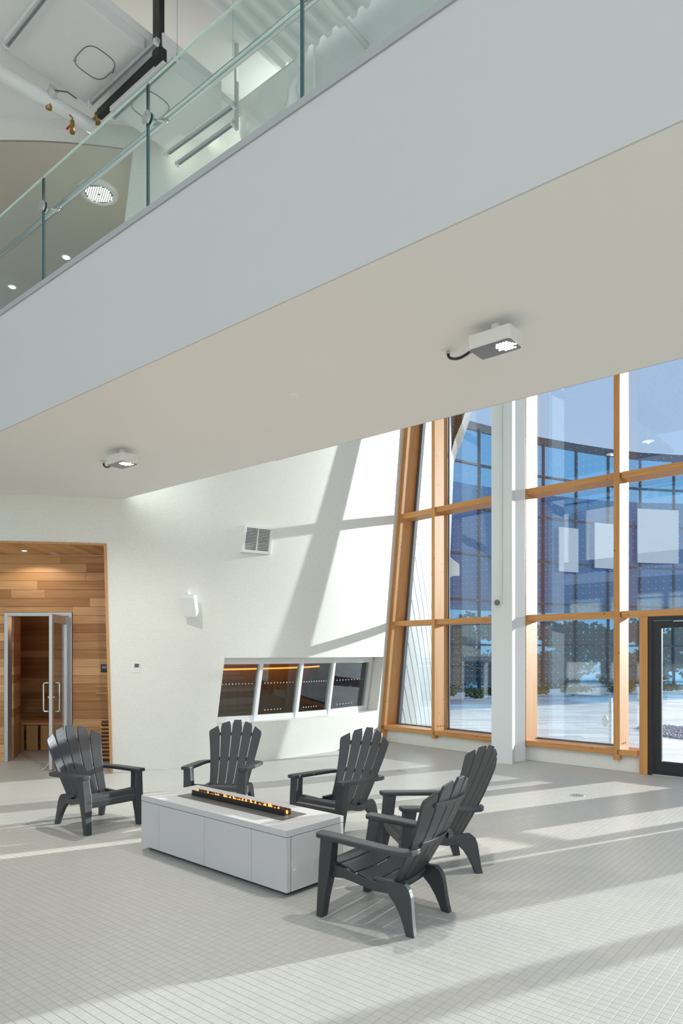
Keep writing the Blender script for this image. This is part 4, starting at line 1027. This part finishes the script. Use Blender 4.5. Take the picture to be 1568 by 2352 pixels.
        for y, x0, x1 in pa:
            z = 0.535-0.028*(0.33-y)/0.66; m_ = (x0+x1)/2
            rings.append([q(x0, y, z-0.030), q(x1, y, z-0.030), q(x1, y, z-0.005), q(m_+(x1-m_)*0.8, y, z+0.001), q(m_-(m_-x0)*0.8, y, z+0.001), q(x0, y, z-0.005)])
        add('arm', MB().loft(rings), bevel=0.004)
    return parts
CP = chair_parts(); proto = None
def place_chair(x, y, facing_deg, label):
    global proto
    r = thing('adirondack_chair', label, 'chair', (x, y, 0), math.radians(facing_deg-90), 'adirondack chairs around the fire table')
    if proto is None:
        proto = [mb.build(nm, M['resin'], r, smooth=sm, bevel=bv, world=False) for nm, mb, sm, bv in CP]
    else:
        for o in proto:
            c = o.copy(); COL.objects.link(c); c.parent = r
    return r
place_chair(0.30, 4.33, 145.5, 'dark grey resin Adirondack chair turned its back, facing the short end of the fire table')
place_chair(-2.375, 6.60, -39.9, 'dark grey Adirondack chair beside the cedar sauna entry, slats lit by sun')
place_chair(-1.20, 6.98, -98, 'dark grey Adirondack chair directly behind the fire table, before the mosaic wall')
place_chair(-0.03, 6.32, -129, 'dark grey Adirondack chair behind the fire table corner, below the strip window')
place_chair(0.70, 5.30, 191, 'dark grey Adirondack chair partly hidden behind the chair at the short table end')

# ------------------------------------------------------------------ outside: paving, drum cladding
MB().prism([(-60, -40, -0.26), (90, -40, -0.26), (90, 90, -0.26), (-60, 90, -0.26)], (0, 0, 0.05)).build('ground', plain('lawn_soil', (0.35, 0.35, 0.33), 0.9))['kind'] = 'structure'
pv = MB(); pv.prism([tuple(R(13.5)+nR*0.5-Z*0.02), (60, -10, -0.02), (60, 60, -0.02), (-14, 60, -0.02), (-14, 17, -0.02), (0.9, 17, -0.02), (0.9, 13.3, -0.02), tuple(B0+nAB*0.5-Z*0.02), tuple(C0+nCD*0.5-Z*0.02), tuple(D0+nR*0.5-Z*0.02)], (0, 0, -0.15))
pv.build('courtyard_paving', M['paving'])['kind'] = 'structure'
# cladding strips: steep parallel seams wrapping the drum outside the glass
ECX, ECY, ER, ELEAN = -2.62, 16.55, 5.0, 0.04
def drum(th, z, off=0.0): return Vector((ECX+ELEAN*z+(ER+off)*math.cos(th), ECY+(ER+off)*math.sin(th), z))
DR = ER
def th_start(z):
    # where the drum meets the outer glass line of the first bay
    a = A0+nAB*(GD+0.05); t = math.radians(-75)
    while t < math.radians(10):
        Q = drum(t, z, 0.03); Q.z = 0
        if (Q-a).dot(nAB) > 0: break
        t += 0.004
    return t
zr_ = lin(-0.02, 8.2, 24); st = [th_start(z)*DR for z in zr_]
cl = setting('wall_drum_outside')
core = MB(); rings = []
for z, s0 in zip(zr_, st): rings.append([drum(t, z, 0.012) for t in lin(s0/DR, math.radians(75), 40)])
core.loft(rings, cap=False, closed=False).build('joint_backing', M['clad_joint'], cl)
wS, kS = 0.20, 0.40
s_min = min(st)
for j in range(140):
    sb = s_min-0.3+j*wS
    if sb-kS*8.2 > math.radians(75)*DR: break
    rings = []
    for z, s0 in zip(zr_, st):
        a = sb-kS*z+kS*0.0; b = a+wS-0.020
        if b <= s0+0.01 or a >= math.radians(75)*DR: 
            if rings and len(rings) > 1: pass
            continue
        a = max(a, s0); rings.append([drum(a/DR, z, 0.035), drum(b/DR, z, 0.035), drum(b/DR, z, 0.018), drum(a/DR, z, 0.018)])
    if len(rings) > 1: MB().loft(rings).build('cladding_strip', M['clad'], cl)
# dark flared eave on the drum
mb = MB(); rings = []
for z, o in ((6.05, 0.03), (6.35, 0.10), (6.7, 0.24), (7.1, 0.36), (7.5, 0.42), (8.3, 0.44), (8.3, 0.1)):
    rings.append([drum(t, z, o) for t in lin(math.radians(-18), math.radians(70), 30)])
mb.loft(rings, cap=False, closed=False).build('eave', M['dark_clad'], cl)
# exterior wall light on the drum flank
def drum_limb(z, off=0.0):
    best = None
    for k in range(200):
        t = math.radians(-30+k*0.5); Q = drum(t, z, off); u = Q.x/Q.y
        if best is None or u > best[0]: best = (u, t)
    return best[1]
zl = 3.62; tl = drum_limb(zl, 0.04)-0.03; Pl = drum(tl, zl, 0.05); nl = Vector((math.cos(tl), math.sin(tl), 0)); tt = Vector((-nl.y, nl.x, 0))
el = thing('exterior_light', 'white wedge wall light outside on the clad drum', 'lamp', Pl)
MB().loft([[Pl+nl*d+tt*(a*0.12)+Z*b for a, b in ((-1, -0.22), (1, -0.22), (1, 0.20), (-1, 0.20))] for d in (0.0, 0.03)]).build('plate', M['white'], el)
MB().loft([[Pl+nl*0.03+tt*(a*0.11)+Z*b for a, b in ((-1, -0.2), (1, -0.2), (1, 0.18), (-1, 0.18))], [Pl+nl*0.20+tt*(a*0.10)+Z*b for a, b in ((-1, -0.2), (1, -0.2), (1, 0.05), (-1, 0.05))]]).build('shade', M['white'], el)

# door operator post with lever outside the window
P = on_z(1402, 1716, 0.0)
dp = thing('operator_post', 'slim perforated grey post with a round paddle outside the tall window', 'post', (P.x, P.y, -0.02))
opp = MB().box(Vector((P.x, P.y, 0.42)), WD*0.025, nR*0.025, Z*0.44).build('post', M['zinc'], dp, bevel=0.004)
mb = MB()
for k in range(10): mb.cyl(Vector((P.x, P.y, 0.06+k*0.08))-nR*0.026, nR, 0.007, 0.002, 8)
mb.build('holes', M['black'], opp, kind='stuff')
c = Vector((P.x, P.y, 0.45))-WD*0.10
mb = MB(); mb.loft([[c+nR*d+(WD*math.cos(w)*0.055+Z*math.sin(w)*0.10)*r for w in [2*math.pi*i/20 for i in range(20)]] for d, r in ((-0.012, 0.9), (-0.006, 1.0), (0.006, 1.0), (0.012, 0.9))]).build('paddle', M['zinc'], dp, smooth=False)
MB().cyl(c+WD*0.07, WD, 0.012, 0.06, 8).build('arm', M['zinc'], dp)

# gravel bed beyond the door
gc = on_z(1560, 1683, 0.0); gv, gf = [], []
rg = random.Random(9)
for k in range(1700):
    a, r = rg.uniform(0, 2*math.pi), math.sqrt(rg.random()); c = Vector((gc.x+r*1.0*math.cos(a)*0.75+0.15, gc.y+r*1.5*math.sin(a), 0.0)); s = rg.uniform(0.02, 0.045)
    n = len(gv); ax = [Vector((rg.uniform(0.7, 1.2)*s, rg.uniform(-0.3, 0.3)*s, 0)), Vector((rg.uniform(-0.3, 0.3)*s, rg.uniform(0.7, 1.2)*s, 0)), Vector((0, 0, rg.uniform(0.5, 0.9)*s))]
    gv += [tuple(c+ax[0]), tuple(c-ax[0]), tuple(c+ax[1]), tuple(c-ax[1]), tuple(c+ax[2]), tuple(c-ax[2])]
    gf += [tuple(n+i for i in f) for f in ((0,2,4),(2,1,4),(1,3,4),(3,0,4),(2,0,5),(1,2,5),(3,1,5),(0,3,5))]
gme = bpy.data.meshes.new('gravel_bed'); gme.from_pydata(gv, [], gf); gme.materials.append(M['gravel']); go = bpy.data.objects.new('gravel_bed', gme); COL.objects.link(go)
go['kind'] = 'stuff'; tag(go, 'oval bed of dark grey gravel in the courtyard paving', 'gravel')

# ------------------------------------------------------------------ outside: curved glass building across the courtyard
pts = [Vector((-1.5, 21.0, 0)), Vector((1.8, 23.4, 0)), Vector((4.77, 25.5, 0)), Vector((7.53, 27.2, 0)), Vector((11.9, 29.2, 0)), Vector((15.0, 29.9, 0)), Vector((19.0, 30.2, 0)), Vector((23.5, 30.0, 0))]
# resample the curve at mullion spacing
dense = []
for i in range(len(pts)-1):
    p0 = pts[max(i-1, 0)]; p1 = pts[i]; p2 = pts[i+1]; p3 = pts[min(i+2, len(pts)-1)]
    for k in range(20):
        t = k/20; dense.append(0.5*((2*p1)+(p2-p0)*t+(2*p0-5*p1+4*p2-p3)*t*t+(3*p1-p0-3*p2+p3)*t**3))
dense.append(pts[-1]); mull = [dense[0]]; acc = 0
for a, b in zip(dense[:-1], dense[1:]):
    acc += (b-a).length
    if acc >= 1.56: mull.append(b); acc = 0
fb = thing('glass_building', 'curved blue glass building across the courtyard', 'building', (8, 27.5, 0))
FR = [0.18, 1.96, 3.64, 5.33, 7.10, 8.74, 10.1]
for i, (a, b) in enumerate(zip(mull[:-1], mull[1:])):
    t = (b-a).normalized(); n = Vector((-t.y, t.x, 0))
    for z0, z1 in zip(FR[:-1], FR[1:]):
        MB().prism([a+t*0.03+Z*(z0+0.03), b-t*0.03+Z*(z0+0.03), b-t*0.03+n*0.03+Z*(z0+0.03), a+t*0.03+n*0.03+Z*(z0+0.03)], Z*(z1-z0-0.06)).build('pane', M['facade_glass'], fb)
    MB().box(a-n*0.02+Z*5.05, t*0.03, n*0.06, Z*5.05).build('mullion', M['facade_frame'], fb)
for z in FR:
    mb = MB(); rings = []
    for i, a in enumerate(mull):
        t = (mull[min(i+1, len(mull)-1)]-mull[max(i-1, 0)]).normalized(); n = Vector((-t.y, t.x, 0)); h = 0.04
        if z == FR[-1]: h = 0.2
        rings.append([a-n*0.06+Z*(z-h*0.5 if z == FR[-1] else z-h), a+n*0.05+Z*(z-h*0.5 if z == FR[-1] else z-h), a+n*0.05+Z*(z+h), a-n*0.06+Z*(z+h)])
    mb.loft(rings).build('coping' if z == FR[-1] else 'rail', M['facade_frame'], fb)
def offs(d, i):
    t = (mull[min(i+1, len(mull)-1)]-mull[max(i-1, 0)]).normalized(); return mull[i]+Vector((-t.y, t.x, 0))*d
mb = MB(); mb.loft([[offs(2.2, i)+Z*3.5, offs(2.4, i)+Z*3.5, offs(2.4, i)+Z*8.7, offs(2.2, i)+Z*8.7] for i in range(len(mull))]).build('reflection_wall', M['reflected_blue'], fb)  # added wall giving the blue reflection of the near building
mb = MB(); mb.loft([[offs(0.15, i)+Z*3.45, offs(2.4, i)+Z*3.45, offs(2.4, i)+Z*3.62, offs(0.15, i)+Z*3.62] for i in range(len(mull))]).build('floor_slab', M['reflected_blue'], fb)
mb = MB(); mb.loft([[offs(-0.1, i)-Z*0.02, offs(0.25, i)-Z*0.02, offs(0.25, i)+Z*0.2, offs(-0.1, i)+Z*0.2] for i in range(len(mull))]).build('kerb', M['plaster'], fb)
# white panels standing for pale reflections in its upper glass
def reflection_panel(u0, u1, v0, v1):
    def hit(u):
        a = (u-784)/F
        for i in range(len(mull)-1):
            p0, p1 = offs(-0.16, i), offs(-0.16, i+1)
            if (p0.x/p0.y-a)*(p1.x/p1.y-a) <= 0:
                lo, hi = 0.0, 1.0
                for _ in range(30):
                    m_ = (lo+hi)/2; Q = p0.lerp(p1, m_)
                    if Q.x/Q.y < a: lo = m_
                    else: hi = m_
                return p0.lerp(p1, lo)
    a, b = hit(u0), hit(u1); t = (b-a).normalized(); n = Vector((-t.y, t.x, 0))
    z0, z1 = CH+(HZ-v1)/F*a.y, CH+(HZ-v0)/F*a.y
    MB().prism([a+Z*z0, b+Z*z0, b+n*0.04+Z*z0, a+n*0.04+Z*z0], Z*(z1-z0)).build('pale_reflection', M['white'], fb)
reflection_panel(1284, 1328, 1210, 1312); reflection_panel(1366, 1414, 1200, 1304); reflection_panel(1464, 1558, 1168, 1292)

# trees added behind the glass for its dark reflections; low shrubs along its foot
def leaf_cloud(n, rx, rz, size, rngx, lumps=9):
    v, f = [], []
    cs = [(Vector((rngx.uniform(-0.6, 0.6)*rx, rngx.uniform(-0.6, 0.6)*rx, rz+rngx.uniform(-0.45, 0.6)*rz)), rngx.uniform(0.3, 0.55)) for _ in range(lumps)]
    for k in range(n):
        c, r = cs[k % lumps]; d = Vector((rngx.gauss(0, 1), rngx.gauss(0, 1), rngx.gauss(0, 1))).normalized()*(rngx.random()**0.4)
        P_ = c+Vector((d.x*r*rx, d.y*r*rx, d.z*r*rz)); a = Vector((rngx.uniform(-1, 1), rngx.uniform(-1, 1), rngx.uniform(-1, 1))).normalized()*size; b = a.cross(Vector((rngx.uniform(-1, 1), rngx.uniform(-1, 1), rngx.uniform(-1, 1)))).normalized()*size*0.6
        m_ = len(v); v += [tuple(P_-a), tuple(P_+b), tuple(P_+a), tuple(P_-b)]; f.append((m_, m_+1, m_+2, m_+3))
    return v, f
rt = random.Random(21)
crowns = []
for k in range(3):
    v, f = leaf_cloud(2200, 1.6, 1.5, 0.14, rt); me = bpy.data.meshes.new('crown'); me.from_pydata(v, [], f); me.materials.append(M['foliage']); crowns.append(me)
trunk = MB().tube([(0, 0, 0), (0.05, 0, 1.0), (0, 0.05, 2.2)], [0.12, 0.10, 0.05], 8)
tme2 = None
for k in range(9):
    x = 1+k*3.0+rt.uniform(-0.2, 0.2); y = 38.5+0.18*x+rt.uniform(-1.2, 1.2); s = rt.uniform(0.95, 1.2)
    t = thing('tree', 'dark leafy tree added behind the glass to stand for reflected trees', 'tree', (x, y, -0.2), rt.uniform(0, 6), 'added trees for reflections in the glass')
    o = bpy.data.objects.new('crown', crowns[k % 3]); COL.objects.link(o); o.parent = t; o.location = (0, 0, 0.6*s); o.scale = (s, s, s)
    if tme2 is None: o2 = trunk.build('trunk', M['bark'], t, world=False); tme2 = o2.data
    else: o2 = bpy.data.objects.new('trunk', tme2); COL.objects.link(o2); o2.parent = t
hv, hf = leaf_cloud(3600, 1.65, 1.0, 0.13, rt, 26)
hme = bpy.data.meshes.new('hedge'); hme.from_pydata(hv, [], hf); hme.materials.append(M['foliage'])  # added to darken the ground-floor glass like mirrored trees
for k in range(7):
    x = 2.0+k*4.2; o = bpy.data.objects.new('hedge', hme); COL.objects.link(o); o.location = (x, 31.6+0.16*x+(0.5 if k > 3 else 0), -0.2); o.rotation_euler = (0, 0, k*math.pi/2)
    tag(o, 'dense dark green hedge clump added behind the glass for reflected trees', 'hedge', 'added hedge clumps for reflections in the glass')
shr = []
for k in range(3):
    v, f = leaf_cloud(420, 0.5, 0.26, 0.05, rt, 7); me = bpy.data.meshes.new('shrub'); me.from_pydata(v, [], f); me.materials.append(M['foliage2']); shr.append(me)
for k in range(22):
    i = 3.4+k*0.72; i0 = int(i); 
    if i0+1 >= len(mull): break
    P = offs(-0.9-0.5*(k % 2), i0).lerp(offs(-0.9-0.5*(k % 2), i0+1), i-i0)
    o = bpy.data.objects.new('shrub', shr[k % 3]); COL.objects.link(o); o.location = (P.x, P.y, -0.02); o.rotation_euler = (0, 0, rt.uniform(0, 6)); s = rt.uniform(0.85, 1.25); o.scale = (s, s, s*rt.uniform(0.8, 1.25))
    tag(o, 'low olive-green shrub at the foot of the curved glass building', 'shrub', 'shrubs along the glass building')
